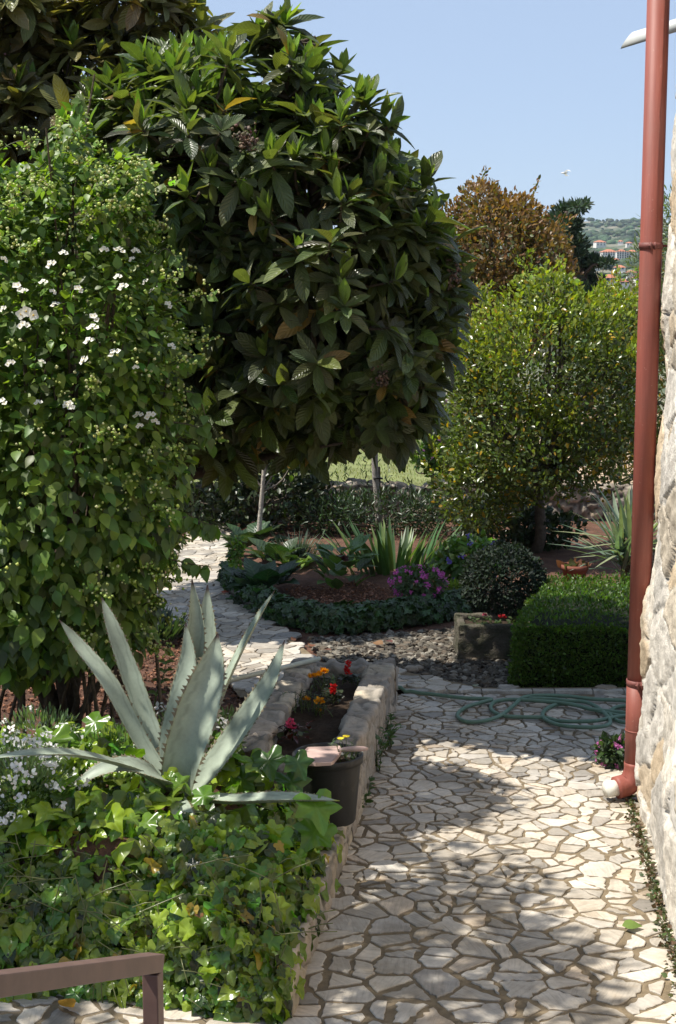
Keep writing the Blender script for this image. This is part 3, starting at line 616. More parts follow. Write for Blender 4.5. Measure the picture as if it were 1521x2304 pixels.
# ------------------------------------------------------------------ white flower clumps
def white_clump(px, py, d, rx, ry, nfl, lab, bright=.78):
    c = P(px, py, d); s_ = mpp(c); t = thing("white_flower_clump", c - np.array([0, 0, ry * s_]), lab, "flowers", "white flower clumps round the agave"); m = MB(); k = int(rx * ry * .12) + 160
    p, u = shell([(c, np.array([rx * s_, .22, ry * s_]))], k, .3); m.leaves(NARROW, p, u + [0, -.2, .7], rdir(k), rng.uniform(.025, .05, k), varcol((.15, .21, .11), k, .2), 1.2); m.build("foliage", M_LEAF, t)
    cp, cu = shell([(c, np.array([rx * s_, .22, ry * s_]) * 1.12)], nfl, .9); cu = cu + [0, -.4, .9]; cp[:, 2] = np.maximum(cp[:, 2], c[2] - .3 * ry * s_)
    for a, b in zip(cp, cu):
        m = MB(); kk = 13; q = a + rng.normal(0, .018, (kk, 3)) * [1, 1, .6]; m.leaves(PET, q, rdir(kk), np.tile(b, (kk, 1)) + rng.normal(0, .3, (kk, 3)), rng.uniform(.014, .028, kk), varcol((bright, bright, bright * .97), kk, .06)); m.build("flower_head", M_PETAL, t)
white_clump(45, 1775, 7.2, 125, 110, 98, "bright white flowering clump lowest at the ivy edge under the drooping agave leaf")
white_clump(270, 1690, 8.1, 110, 55, 30, "loose white flower sprays among ivy just behind the two left agave leaves")
white_clump(390, 1650, 8.35, 70, 60, 16, "silvery clump with few white flowers behind the middle of the agave", .6)
white_clump(505, 1650, 8.35, 45, 50, 9, "silver leaved sprig with fading white flowers behind the right agave leaves", .5)
white_clump(90, 1640, 8.2, 90, 40, 14, "scattered white flowers in the ivy beneath the mock orange shrub")
# ------------------------------------------------------------------ pot and dustpan
M_POT = plain("black_plastic", (.018, .018, .018), .5, 20, .2, .1, .002, .4, ((.10, .09, .08), 8, .56, .35))
pc = np.array([-.055, 8.30, .2])
pot = thing("plant_pot", pc, "large black plastic plant pot standing on the low stone wall", "pot")
MB().lathe([(.001, .002), (.148, .002), (.152, .01), (.182, .36), (.184, .365), (.176, .365), (.172, .33), (.001, .31)], pc, 40).build("body", M_POT, pot)
MB().lathe([(.183, .335), (.193, .337), (.194, .375), (.190, .38), (.179, .379), (.178, .34)], pc, 40).build("rim", M_POT, pot)
MB().lathe([(.001, .325), (.09, .335), (.173, .322)], pc, 30).build("soil", M_DSOIL, pot)
m = MB()
for _ in range(9): sprig(m, pc + np.array([rng.uniform(.02, .14), rng.uniform(-.08, .1), .32]), .12, 6, .045, (.08, .12, .05), NARROW)
yp = tag(m.build("weed", M_LEAF), "thin weed with small yellow flowers growing in the black pot", "weed"); ym = MB()
for px, py in ((767, 1664), (779, 1659)):
    c = P(px, py, 8.35); b = pc + np.array([.1, .05, .33]); m2 = ym.tube(spline([b, (b + c) / 2 + [0, 0, .02], c], 6), .0018, 4, (.12, .16, .05), False); k = 12
    a = np.arange(k) * .52; ym.leaves(PET, np.tile(c, (k, 1)), np.c_[np.cos(a), np.sin(a), np.full(k, .5)], np.tile([0, -.3, 1.], (k, 1)), .022, varcol((.75, .62, .03), k, .1))
ym.build("flowers", M_PETAL, yp)
M_PAN = plain("faded_pink_plastic", (.50, .36, .32), .45, 14, .12, .1, .002, .45, ((.36, .26, .22), 9, .55, .5))
zt = .60                                                          # tray rests across the rim, a little tilted
def q3(px, py, z): return G(px, py, z)
dp = thing("dustpan", q3(725, 1700, zt), "faded pink plastic dustpan lying across the top of the black pot", "dustpan")
ol = [(676, 1712), (682, 1690), (692, 1680), (730, 1679), (764, 1677), (769, 1684), (766, 1692), (758, 1702), (752, 1710), (745, 1714), (710, 1716)]
top = np.array([q3(x, y, zt + (.012 if y < 1700 else 0)) for x, y in ol]); ctr = top.mean(0); inn = ctr + (top - ctr) * .93 - [0, 0, .012]; bot = top - [0, 0, .022]; nn = len(ol); m = MB()
m.add(np.r_[inn, top, bot], [[r_ * nn + i, r_ * nn + (i + 1) % nn, (r_ + 1) * nn + (i + 1) % nn, (r_ + 1) * nn + i] for r_ in (0, 1) for i in range(nn)], ngons=[list(range(nn))[::-1], list(range(2 * nn, 3 * nn))])
m.build("pan", M_PAN, dp, smooth=False, bevel=.003)
MB().tube(spline([q3(762, 1690, zt), q3(775, 1686, zt + .012), q3(800, 1685, zt + .016), q3(828, 1685, zt + .014)], 12), [.012, .011, .011, .012, .013, .014, .015, .016, .016, .015, .013, .007], 12, squash=.6).build("handle", M_PAN, dp)
# ------------------------------------------------------------------ flowers in the planter
def puff(mb, c, r, col, n=34, flat=.65):
    u = rdir(n); u[:, 2] = np.abs(u[:, 2]); mb.leaves(PET, np.tile(c, (n, 1)) + u * r * [.35, .35, .3], u + [0, 0, .2], rdir(n), r * rng.uniform(.6, 1., n), varcol(col, n, .12))
MG = "marigolds in the stone planter"
for (px, py, fl, lab) in ((742, 1555, [(716, 1521, .03), (728, 1513, .034), (703, 1524, .03)], "marigold with three yellow heads nearest the far end of the stone planter"),
                          (716, 1605, [(719, 1581, .036), (717, 1600, .022)], "marigold with a large yellow head above a small one in mid planter"),
                          (688, 1595, [(690, 1574, .024)], "small marigold with one yellow head close to the inner planter wall")):
    b = G(px - 8, py, .34); t = thing("marigold", b, lab, "flower", MG); m = MB()
    for _ in range(16): sprig(m, b + np.r_[rng.normal(0, .05, 2), 0], .12, 8, .035, (.03, .055, .02), NARROW)
    m.build("leaves", M_DARK, t)
    for fx, fy, r in fl:
        c = P(fx, fy, b[1] - .03); m = MB(); puff(m, c, r, (.80, .36, .008)); m.build("flower_head", M_PETAL, t); MB().tube([b, (b + c) / 2, c], .003, 5, (.06, .09, .03), False).build("stem", M_LEAF, t)
for (px, py, b0, b1, cc, lab) in ((781, 1500, 1525, 1492, (.50, .012, .012), "red spike flower in the far corner of the stone planter"), (749, 1553, 1568, 1545, (.50, .012, .012), "red spike flower beside a dry leaf in mid planter")):
    b = G(px, b0 + 12, .33); t = thing("red_flower", b, lab, "flower", "red flowers in the planter"); m = MB()
    for yy in np.linspace(b0 - 8, b1, 7): puff(m, P(px + rng.normal(0, 2), yy, b[1] - .02), .022, cc, 14)
    m.build("flower_head", M_PETAL, t); m = MB()
    for _ in range(9): sprig(m, b + np.r_[rng.normal(0, .03, 2), 0], .07, 6, .05, (.04, .05, .025))
    m.build("leaves", M_DARK, t)
b = G(655, 1655, .42); t = thing("begonia", b, "pink flowered begonia with dark red leaves near the black pot", "flower"); m = MB()
for px, py in ((655, 1622), (658, 1630), (650, 1627), (654, 1637), (660, 1640), (648, 1634)): puff(m, P(px, py, b[1] - .03), .02, (.75, .10, .22), 14)
m.build("flower_head", M_PETAL, t); m = MB(); k = 40; m.leaves(OVATE, b + rng.normal(0, .05, (k, 3)) * [1, 1, .4] + [0, 0, .03], rdir(k) + [0, 0, .4], rdir(k) * .4 + [0, 0, 1], rng.uniform(.04, .07, k), varcol((.08, .02, .02), k, .3, (.05, .07, .025), .3)); m.build("leaves", M_GLOSS, t)
# white plastic pipe lying over the wall
tag(MB().tube([P(512, 1532, 10.35), P(620, 1506, 10.75), P(718, 1482, 11.15)], .017, 12, (.62, .62, .50)).build("plastic_pipe", plain("cream_pvc", (.60, .60, .47), .4, 10, .1, 0)), "thin cream plastic pipe lying across the corner of the stone planter", "pipe")
# ------------------------------------------------------------------ downspout
def pipemat():
    m, nt, pr, out = newmat("red_brown_paint"); o = coord(nt); mp = nt.nodes.new("ShaderNodeMapping"); mp.inputs["Scale"].default_value = (1, 1, .06); nt.links.new(o, mp.inputs[0])
    a = ramp(nt, noise(nt, mp.outputs[0], 26, 6, .7).outputs[0], [(.3, (.20, .055, .04)), (.55, (.27, .078, .056)), (.75, (.33, .115, .085))])
    f = ramp(nt, noise(nt, o, 45, 4, .7).outputs[0], [(.66, 0.0), (.70, .55)]); a = mixc(nt, 'MIX', f, a, (.42, .26, .21))
    g = ramp(nt, noise(nt, o, 3, 5, .6).outputs[0], [(.42, 0.0), (.7, .35)]); a = mixc(nt, 'MIX', g, a, (.20, .09, .07))
    nt.links.new(a, pr.inputs["Base Color"]); pr.inputs["Roughness"].default_value = .55; pr.inputs["Specular IOR Level"].default_value = .35
    bump(nt, pr, noise(nt, o, 18, 5).outputs[0], .12, .004); return m
M_PIPE = pipemat()
pb = np.array([1.80, 9.2, 0]); dsp = thing("downspout", pb, "tall red brown drainpipe standing at the corner of the stone house", "drainpipe")
rp = .0635; MB().tube([pb + [0, 0, .70], pb + [0, 0, 2.5], pb + [0, 0, 5.4]], rp, 36).build("upper_pipe", M_PIPE, dsp)
el = spline([pb + [0, 0, .24], pb + [-.003, 0, .17], pb + [-.04, -.008, .105], pb + [-.12, -.03, .085]], 14)
MB().tube([pb + [0, 0, .72], pb + [0, 0, .5], pb + [0, 0, .23]], rp + .003, 36).build("lower_pipe", M_PIPE, dsp)
elb = MB().tube(el, np.r_[np.full(13, rp + .005), rp + .005], 36).build("elbow", M_PIPE, dsp)
MB().tube([pb + [-.105, -.026, .086], pb + [-.185, -.05, .083]], rp * .78, 28, cap=True).build("outlet", plain("white_pvc", (.7, .68, .6), .4, 12, .08, 0)).parent = elb
M_BRK = plain("rusty_bracket", (.17, .055, .045), .6, 40, .3, .3)
for py in (553, 1535, 1642):
    z = P(1450, py, 9.2)[2]; cy = 1535 if py == 1642 else py; m = MB()
    m.lathe([(rp + .001, -.018 if py != 1642 else -.004), (rp + .006, -.018 if py != 1642 else -.004), (rp + .006, .018 if py != 1642 else .004), (rp + .001, .018 if py != 1642 else .004)], pb + [0, 0, z], 36)
    if py != 1642:
        for dx in (-.012, .012): m.box((pb[0] + dx - .004 - .005, pb[1] - rp - .03, z - .022), (pb[0] + dx + .004 - .005, pb[1] - rp + .002, z + .02))
        m.tube([pb + [-.03, -rp - .02, z], pb + [.02, -rp - .02, z]], .006, 8); rod = MB().tube([pb + [rp * .9, 0, z], pb + [.34, .0, z - .004]], .007, 8)
    bk_ = m.build("bracket" if py != 1642 else "joint", M_BRK if py != 1642 else M_PIPE, dsp)
    if py != 1642: rod.build("wall_rod", M_BRK).parent = bk_
# grey tube end jutting out behind the pipe
a = P(1397, 110, 10.3); b = P(1640, 36, 10.0); ax = unit(b - a); rr = 14 * mpp(a); sd_ = 20; an = np.linspace(0, 2 * np.pi, sd_, endpoint=False)
u_ = unit(np.cross(ax, [0, 1., 0])); w_ = np.cross(ax, u_); up = u_ if u_[2] > 0 else -u_; w_ = np.cross(ax, up); V = []
for base, cut in ((a, 1), (b, 0)):
    for q_ in an: V.append(base + up * rr * (1 + math.cos(q_)) * 1.0 + w_ * rr * math.sin(q_) + ax * cut * rr * (1 + math.cos(q_)) * 1.25)
tag(MB().add(V, [[i, (i + 1) % sd_, sd_ + (i + 1) % sd_, sd_ + i] for i in range(sd_)], ngons=[list(range(sd_))[::-1], list(range(sd_, 2 * sd_))]).build("gutter_tube", plain("pale_grey_metal", (.55, .57, .55), .4, 10, .06, 0)), "pale grey gutter tube with slanted end sticking out behind the drainpipe top", "gutter")
# ------------------------------------------------------------------ railing
M_RAIL = plain("brown_painted_steel", (.125, .075, .06), .5, 14, .18, .12, .002, .5, ((.17, .11, .09), 60, .6, .5))
def bar(mb, a, b, w, h, upv):
    a, b, upv = map(lambda q_: np.asarray(q_, float), (a, b, upv)); t = unit(b - a); s_ = unit(np.cross(t, upv)); u = np.cross(s_, t); V = [p + s_ * i * w / 2 + u * j * h / 2 for p in (a, b) for i, j in ((-1, -1), (1, -1), (1, 1), (-1, 1))]
    mb.add(V, [[0, 1, 2, 3], [7, 6, 5, 4], [0, 4, 5, 1], [1, 5, 6, 2], [2, 6, 7, 3], [3, 7, 4, 0]])
c0 = P(343, 2166, 3.55); c1 = P(-20, 2216, 2.75); c1 = c0 + (c1 - c0) * 1.5
rl = thing("handrail", c0 * [1, 1, 0], "brown square steel handrail with post at the top of the steps", "railing")
m = MB(); bar(m, c0 + unit(c0 - c1) * .02, c1, .046, .043, (0, 0, 1)); m.build("top_rail", M_RAIL, rl, smooth=False, bevel=.003)
m = MB(); tv = unit((c1 - c0) * [1, 1, 0]); bar(m, c0 + [0, 0, -.0225], c0 * [1, 1, 0], .04, .04, tv); m.build("post", M_RAIL, rl, smooth=False, bevel=.003)
# ------------------------------------------------------------------ trees: loquat
def limbs(mb, base, tips, r0, col, n=9, wob=.08, split=.35):
    base = np.asarray(base, float); ctr = np.mean(tips, axis=0); fork = base + (ctr - base) * split; fork[:2] = base[:2] + (ctr - base)[:2] * split * .6
    tr = spline([base, (base + fork) / 2 + rng.normal(0, wob * .4, 3), fork], n); mb.tube(tr, np.linspace(r0, r0 * .75, n), 10, col)
    for tp in tips:
        s_ = spline([fork, fork + (tp - fork) * .5 + rng.normal(0, wob, 3), tp], n); mb.tube(s_, np.linspace(r0 * .55, r0 * .1, n), 7, col)
def loquat(name, lobes, nros, size, lab, young, tint, base, tips, nclu, seed, nlf=11, group=None):
    t = thing(name, base, lab, "tree", group); m = MB(); limbs(m, base, tips, .085, (.07, .055, .04), split=.5); m.build("trunk", M_BARK, t)
    p, u = shell(lobes, nros, .62, .48, 1.7, seed); up = np.array([0, 0, 1.]); old = MB(); yg = MB(); tw = MB(); cl = []
    ax = unit(u * .55 + up * .75 + rng.normal(0, .2, u.shape))
    for a, x, o in zip(p, ax, u):
        s1 = unit(np.cross(x, rng.normal(size=3))); s2 = np.cross(x, s1); k = rng.integers(nlf - 4, nlf + 3); an = np.arange(k) * 2.4 + rng.uniform(0, 6); el_ = np.linspace(.55, 1.85, k) + rng.normal(0, .12, k)
        rad = np.cos(an)[:, None] * s1 + np.sin(an)[:, None] * s2; d = x * np.cos(el_)[:, None] + rad * np.sin(el_)[:, None]; d[:, 2] -= .3 * rng.random(k); d += rng.normal(0, .24, d.shape)
        sz = size * rng.uniform(.75, 1.25) * rng.uniform(.6, 1.2, k); c = varcol(np.array(tint) * rng.uniform(.75, 1.25), k, .25, (.26, .17, .05), .022)
        old.leaves(LOQ, a - x * .05 * np.linspace(0, 1, k)[:, None], d, x[None] + rad * .1 - d * .01, sz, c)
        out = o[2] * .5 + rng.random()
        if out > young:
            k = rng.integers(3, 6); an = np.arange(k) * 2.1 + rng.uniform(0, 6); el_ = rng.uniform(.15, .6, k); rad = np.cos(an)[:, None] * s1 + np.sin(an)[:, None] * s2; x2 = unit(x * .5 + up * .7)
            d = x2 * np.cos(el_)[:, None] + rad * np.sin(el_)[:, None]; yg.leaves(LOQY, np.tile(a + x * .02, (k, 1)), d, -rad + x * .3, size * rng.uniform(.5, .85, k), varcol((.17, .25, .05), k, .2))
        elif rng.random() < .5: cl.append((a + x * .06, x))
        tw.tube([a, a - x * .08 - o * .12, a - o * .38 + [0, 0, .03]], [.009, .010, .012], 5, (.09, .07, .05), False)
    old.build("crown", M_LOQ, t); tw.build("twigs", M_BARK, t)
    if yg.n: yg.build("young_leaves", M_LOQ, t)
    for i, (a, x) in enumerate(cl[:nclu]):
        if i == 0:
            m = MB(); k = 70; m.leaves(OCT, rng.normal(0, .03, (k, 3)) * [1, 1, 1.2], rdir(k), rdir(k), rng.uniform(.006, .014, k), varcol((.16, .11, .08), k, .3)); m.tube([[0, 0, -.08], [0, 0, .04]], .006, 5, (.1, .07, .05)); src = m.build("dry_flower_cluster", M_DRY, t); src.location = Vector(tuple(a)) - Vector(t.location)
        else: copychild(src, t, a, (rng.uniform(-.6, .6), rng.uniform(-.6, .6), rng.uniform(0, 6)), rng.uniform(.7, 1.4))
    return t
LD = 11.1
def lobe(px, py, d, rx, ry, rd): c = P(px, py, d); s_ = mpp(c); return (c, np.array([rx * s_, rd, ry * s_]))
LL = [lobe(690, 610, LD, 310, 395, 1.35), lobe(480, 400, LD - .2, 200, 270, 1.0), lobe(895, 570, LD, 118, 190, .8), lobe(700, 950, LD + .1, 95, 65, .6), lobe(815, 300, LD, 100, 115, .6), lobe(880, 930, LD, 55, 70, .5), lobe(640, 220, LD + .1, 130, 120, .7), lobe(870, 790, LD, 145, 190, .9), lobe(945, 690, LD, 95, 170, .7), lobe(300, 330, LD + .4, 130, 150, .8), lobe(420, 250, LD + .3, 130, 140, .8), lobe(500, 890, LD + .1, 150, 140, .9), lobe(620, 95, LD + .1, 40, 65, .3), lobe(330, 700, LD + .3, 200, 330, 1.1)]
lb = np.array([-1.75, 11.9, -.05])
loquat("loquat_tree", LL, 1150, .235, "big dark loquat tree with rosettes of long leathery leaves over the garden path", .62, (.09, .115, .045), lb, [l[0] + rng.normal(0, .3, 3) for l in LL[:6]] + [P(600, 300, LD), P(610, 450, LD - .2)], 26, 31)
LL2 = [lobe(150, 230, 14.3, 230, 200, 1.1), lobe(400, 140, 14.5, 110, 110, .8), lobe(60, 30, 14.3, 130, 90, .9), lobe(290, -10, 14.3, 140, 110, .9), lobe(-120, 200, 14.3, 260, 330, 1.3), lobe(250, 330, 14.2, 160, 160, .9), lobe(200, 640, 13.9, 250, 260, .9)]  # the lowest lobe is out of sight, added to shade the side path
lb2 = np.array([-2.9, 14.4, -.05])
loquat("loquat_tree", LL2, 700, .27, "olive brown loquat tree farther back whose top rises above the white flowering shrub", .85, (.16, .15, .055), lb2, [l[0] for l in LL2], 14, 47)
# ------------------------------------------------------------------ mock orange
sh = P(150, 1560, 9.3); sh[2] = 0
mo = thing("mock_orange_shrub", sh, "tall mock orange shrub with white blossoms and pale buds beside the path", "shrub")
ML = [lobe(235, 1370, 9.0, 115, 120, .35), lobe(110, 800, 9.1, 280, 400, .9), lobe(120, 1080, 9.0, 270, 380, .85), lobe(280, 760, 9.0, 140, 220, .6), lobe(170, 500, 9.1, 170, 150, .6), lobe(300, 1080, 9.0, 130, 260, .5), lobe(-60, 700, 9.15, 240, 330, .9), lobe(165, 330, 9.15, 34, 90, .2), lobe(230, 480, 9.1, 110, 80, .4), lobe(40, 480, 9.15, 140, 110, .5), lobe(60, 1330, 8.9, 210, 200, .6), lobe(280, 400, 9.15, 50, 60, .25), lobe(-60, 1100, 8.95, 200, 450, .7), lobe(110, 930, 10.4, 200, 330, .8), lobe(30, 800, 11.0, 230, 300, .9)]  # rearmost lobes are hidden foliage added to shade the side path
k = 26000; p, u = shell(ML, k, .62, .22, 2.2, 61)
up_ = sst(1.6, 2.8, p[:, 2])[:, None]; d = unit(u * .6 + np.array([0, -.25, -.75]) * (1 - .65 * up_) + rng.normal(0, .42, (k, 3))); nn_ = u + [0, -.2, .7] + up_ * [-.2, 0, .7] + rng.normal(0, .35, (k, 3)); m = MB()
low = sst(3.0, 1.2, p[:, 2]) if False else np.clip((2.9 - p[:, 2]) / 1.6, 0, 1)
m.leaves(OVATE, p, d, nn_, rng.uniform(.045, .08, k) * (1 + .75 * low * rng.random(k)), varcol((.095, .16, .03), k, .3, (.19, .27, .04), .28))
spr = []; sp_, su_ = shell(ML[:-4], 260, .95, 0, 1, 64); kp = (su_[:, 1] < .3) & ((su_[:, 2] > .25) | (su_[:, 0] > .5))
for a, o in zip(sp_[kp][:95], su_[kp][:95]):
    L = rng.uniform(.15, .42); L = L * (.45 if o[0] > .5 else 1); dd = unit(o * .7 + [0, -.1, .75] + rng.normal(0, .25, 3)); t_ = np.linspace(0, 1, 7)[:, None]; s_ = a + dd * L * t_ + np.array([o[0] * .5, o[1] * .5, -.45]) * L * t_ ** 2
    m.tube(s_, np.linspace(.004, .0015, 7), 4, (.11, .12, .05), False); kk = 10; tt = np.linspace(0, 6, kk); pos = np.stack([np.interp(tt, np.arange(7), s_[:, i]) for i in range(3)], 1)
    m.leaves(OVATE, pos, rng.normal(0, .6, (kk, 3)) + dd * .4 + [0, 0, -.2], rng.normal(0, .4, (kk, 3)) + [0, -.3, .8], rng.uniform(.035, .07, kk), varcol((.14, .22, .04), kk, .25)); spr.append(s_[3:])
for (pts) in ([(420, 880), (450, 900), (478, 1000)], [(380, 1160), (440, 1170), (485, 1185)], [(360, 1250), (410, 1265), (470, 1275)], [(330, 600), (370, 560), (395, 580)], [(150, 330), (170, 250), (185, 225)], [(250, 500), (290, 430), (330, 410)], [(120, 400), (110, 330), (120, 300)], [(400, 820), (440, 800), (460, 800)], [(390, 950), (440, 960), (470, 990)], [(430, 1160), (450, 1190), (480, 1180)]):
    s_ = spline([P(x, y, 8.75) for x, y in pts], 9); m.tube(s_, np.linspace(.006, .002, 9), 5, (.10, .09, .04), False); kk = 14; tt = np.linspace(.2, 8, kk); pos = np.stack([np.interp(tt, np.arange(9), s_[:, i]) for i in range(3)], 1)
    m.leaves(OVATE, pos, rng.normal(0, .4, (kk, 3)) + [0, -.1, -.8], rng.normal(0, .3, (kk, 3)) + [0, -.7, .8], rng.uniform(.05, .10, kk), varcol((.10, .17, .03), kk, .2))
l_ = lobe(30, 790, 11.0, 250, 310, .85); q_, uq = shell([l_], 3600, .3, .1, 2, 67); m.leaves(OVATE, q_, unit(uq + [0, 0, -.5] + rng.normal(0, .4, (3600, 3))), uq + [0, 0, .7], rng.uniform(.06, .11, 3600), varcol((.085, .15, .03), 3600, .25))  # denser hidden leaf mass, added to cast shade on the side path
q_, uq = shell([(np.array((-2.95, 9.0, 2.4)), np.array((.5, .7, .95)))], 2000, .2, .3, 2.5, 66); m.leaves(OVATE, q_, unit(uq + [0, 0, -.6] + rng.normal(0, .4, (2000, 3))), uq + [0, 0, .7], rng.uniform(.06, .11, 2000), varcol((.085, .15, .03), 2000, .25))
m.build("foliage", M_LEAF, mo)
m = MB(); limbs(m, sh, [l[0] for l in ML] + [np.array([-2.95, 9.0, 2.4])], .05, (.09, .07, .05), split=.15)
for _ in range(22):
    a = sh + np.r_[rng.normal(0, .25, 2), 0]; l = ML[rng.integers(0, 5)]; b = l[0] + rng.normal(0, .3, 3); m.tube(spline([a, (a + b) / 2 + rng.normal(0, .12, 3), b], 7), np.linspace(.014, .005, 7), 5, (.12, .09, .06), False)
m.build("stems", M_BARK, mo)
m = MB(); nc = 640; p, u = shell(ML, nc, .93, .2, 2.2, 62); p = p[u[:, 1] < .35]
for a in np.concatenate([p] + spr):
    kk = rng.integers(3, 7); q_ = a + np.c_[rng.normal(0, .03, kk), rng.normal(-.02, .02, kk), rng.normal(0, .025, kk)] + [0, -.03, .02]; m.leaves(OCT, q_, rdir(kk), rdir(kk), rng.uniform(.006, .0125, kk), varcol((.42, .52, .13), kk, .2, (.66, .68, .36), .25))
bd = m.build("buds", M_PETAL, mo); bd['kind'] = 'stuff'
bl = [(68, 708), (105, 640), (128, 662), (62, 660), (15, 700), (50, 650), (150, 575), (270, 628), (185, 655), (240, 567), (310, 570), (330, 640), (345, 660), (360, 577), (260, 797), (392, 782), (215, 740), (103, 817), (194, 813), (315, 935), (340, 936), (318, 960), (165, 912), (93, 908), (15, 905), (220, 718), (275, 568), (120, 600), (170, 265), (60, 735), (280, 650), (385, 690), (310, 830), (30, 820), (160, 915), (355, 950), (205, 770), (130, 690), (20, 590), (300, 590)]
for i, (px, py) in enumerate(bl):
    c = P(px, py, 8.55)
    for l in ML:                                                    # pull each blossom onto the leaf surface
        pass
    best = 8.6
    for dd in np.linspace(7.9, 9.3, 28):
        c = P(px, py, dd)
        if any(np.linalg.norm((c - l[0]) / l[1]) < 1.0 for l in ML): break
    c = c + [0, -.10, .02]
    if i == 0:
        m = MB()
        for o_ in ((0, 0, 0), (.035, .01, -.02), (-.03, .015, -.015)):
            for a in range(4):
                an = a * 1.571 + .4 + o_[0] * 20; m.leaves(PET, [o_], [[math.cos(an), -.35, math.sin(an)]], [[0, -1, .1]], .030, [(.88, .87, .78)], 1.5)
            m.leaves(OCT, [np.array(o_) + [0, -.006, 0]], [[0, 0, 1]], [[1, 0, 0]], .006, [(.7, .5, .1)])
        src = m.build("blossom", M_PETAL, mo); src.location = Vector(tuple(c)) - Vector(mo.location)
    else: copychild(src, mo, c, (rng.uniform(-1.1, -.3), rng.uniform(-.7, .7), rng.uniform(-.6, .6)), rng.uniform(.32, .62))
# ------------------------------------------------------------------ generic bush
def bush(name, lobes, k, size, col, lab, cat="shrub", tmpl=SMALL, mat=M_LEAF, alt=None, pa=0, base=None, trunk=.04, inner=.55, gap=.25, gs=2.0, seed=70, updir=.3, group=None, topcol=None, bark=(.10, .08, .06), parts=True, spikes=0, spread=.9):
    lo = min(l[0][2] - l[1][2] for l in lobes); c0_ = np.mean([l[0] for l in lobes], axis=0)
    b = np.array([c0_[0], c0_[1], 0.]) if base is None else np.asarray(base, float); t = thing(name, b, lab, cat, group)
    m = MB(); limbs(m, b - [0, 0, .04], [l[0] for l in lobes] + [l[0] + rng.normal(0, .4, 3).clip(-.7, .7) * l[1] for l in lobes for _ in range(3)], trunk, bark, wob=.1)
    m.build("trunk", M_BARK, t)
    p, u = shell(lobes, k, inner, gap, gs, seed, zmin=-.5); cl = varcol(col, k, .28, alt, pa)
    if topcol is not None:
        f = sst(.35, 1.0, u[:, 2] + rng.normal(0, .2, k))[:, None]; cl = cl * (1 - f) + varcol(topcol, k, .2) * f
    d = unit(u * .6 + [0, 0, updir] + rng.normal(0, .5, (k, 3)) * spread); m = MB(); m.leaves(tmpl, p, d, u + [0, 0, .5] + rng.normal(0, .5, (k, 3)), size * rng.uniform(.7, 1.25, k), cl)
    if spikes:
        sp, su = shell(lobes, spikes, .97, 0, 1, seed + 3); kk = 26
        for a, o in zip(sp, su):
            if o[2] < 0.1: continue
            ax = unit(o * .5 + [0, 0, .8] + rng.normal(0, .2, 3)); L = size * rng.uniform(3, 7); tt = rng.random(kk); m.leaves(tmpl, a + ax * L * tt[:, None] + rng.normal(0, size * .3, (kk, 3)), unit(ax + rng.normal(0, .7, (kk, 3))), rdir(kk), size * rng.uniform(.6, 1.1, kk), varcol(topcol if topcol is not None else col, kk, .25, alt, pa))
    m.build("crown", mat, t); return t
bush("green_tree", [lobe(1225, 820, 17.4, 200, 190, 1.0), lobe(1120, 960, 17.2, 130, 200, .8), lobe(1340, 900, 17.4, 120, 230, .9), lobe(1200, 1010, 17.2, 160, 130, .9), lobe(1080, 1090, 17.3, 110, 110, .6), lobe(1390, 970, 17.3, 70, 70, .6), lobe(1235, 680, 17.5, 70, 80, .4), lobe(1060, 820, 17.5, 60, 100, .5), lobe(1400, 760, 17.8, 70, 120, .6)],
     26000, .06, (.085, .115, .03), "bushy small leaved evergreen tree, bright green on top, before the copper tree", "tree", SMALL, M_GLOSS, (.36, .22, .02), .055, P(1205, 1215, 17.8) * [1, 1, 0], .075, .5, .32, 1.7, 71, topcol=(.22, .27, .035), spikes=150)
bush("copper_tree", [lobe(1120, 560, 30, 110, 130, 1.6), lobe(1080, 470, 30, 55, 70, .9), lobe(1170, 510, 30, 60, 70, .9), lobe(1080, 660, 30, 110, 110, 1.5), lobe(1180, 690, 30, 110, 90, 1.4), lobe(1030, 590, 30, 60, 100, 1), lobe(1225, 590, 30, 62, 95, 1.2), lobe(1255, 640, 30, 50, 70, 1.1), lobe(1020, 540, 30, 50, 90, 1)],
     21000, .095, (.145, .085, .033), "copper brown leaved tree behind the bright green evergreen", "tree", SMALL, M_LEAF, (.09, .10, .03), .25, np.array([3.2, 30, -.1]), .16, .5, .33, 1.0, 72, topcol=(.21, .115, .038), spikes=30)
bush("olive_shrub", [lobe(1060, 860, 21.5, 60, 130, .7), lobe(1040, 960, 21.5, 55, 90, .6)], 2200, .075, (.15, .18, .11), "small grey green olive between the loquat and the bright green evergreen", "tree", NARROW, M_LEAF, None, 0, np.array([1.75, 21.5, 0]), .05, .4, .2, 2, 73)
bush("oleander_shrub", [lobe(1400, 820, 20.8, 80, 165, .9), lobe(1500, 900, 20.8, 90, 350, .9), lobe(1420, 1000, 20.8, 110, 110, .8)], 4200, .14, (.075, .10, .03), "loose oleander like shrub behind the drainpipe and low wall", "shrub", NARROW, M_LEAF, (.22, .13, .05), .14, np.array([4.2, 20.8, 0]), .05, .4, .25, 1.5, 74)
bush("olive_tree", [lobe(1445, 600, 34, 28, 70, .8), lobe(1520, 620, 34, 80, 190, 1.6), lobe(1510, 500, 34, 60, 90, 1.1)], 2600, .16, (.11, .14, .075), "grey green olive tree far behind the drainpipe below the sky", "tree", NARROW, M_LEAF, None, 0, np.array([7.2, 34, -.3]), .1, .3, .3, .9, 75)
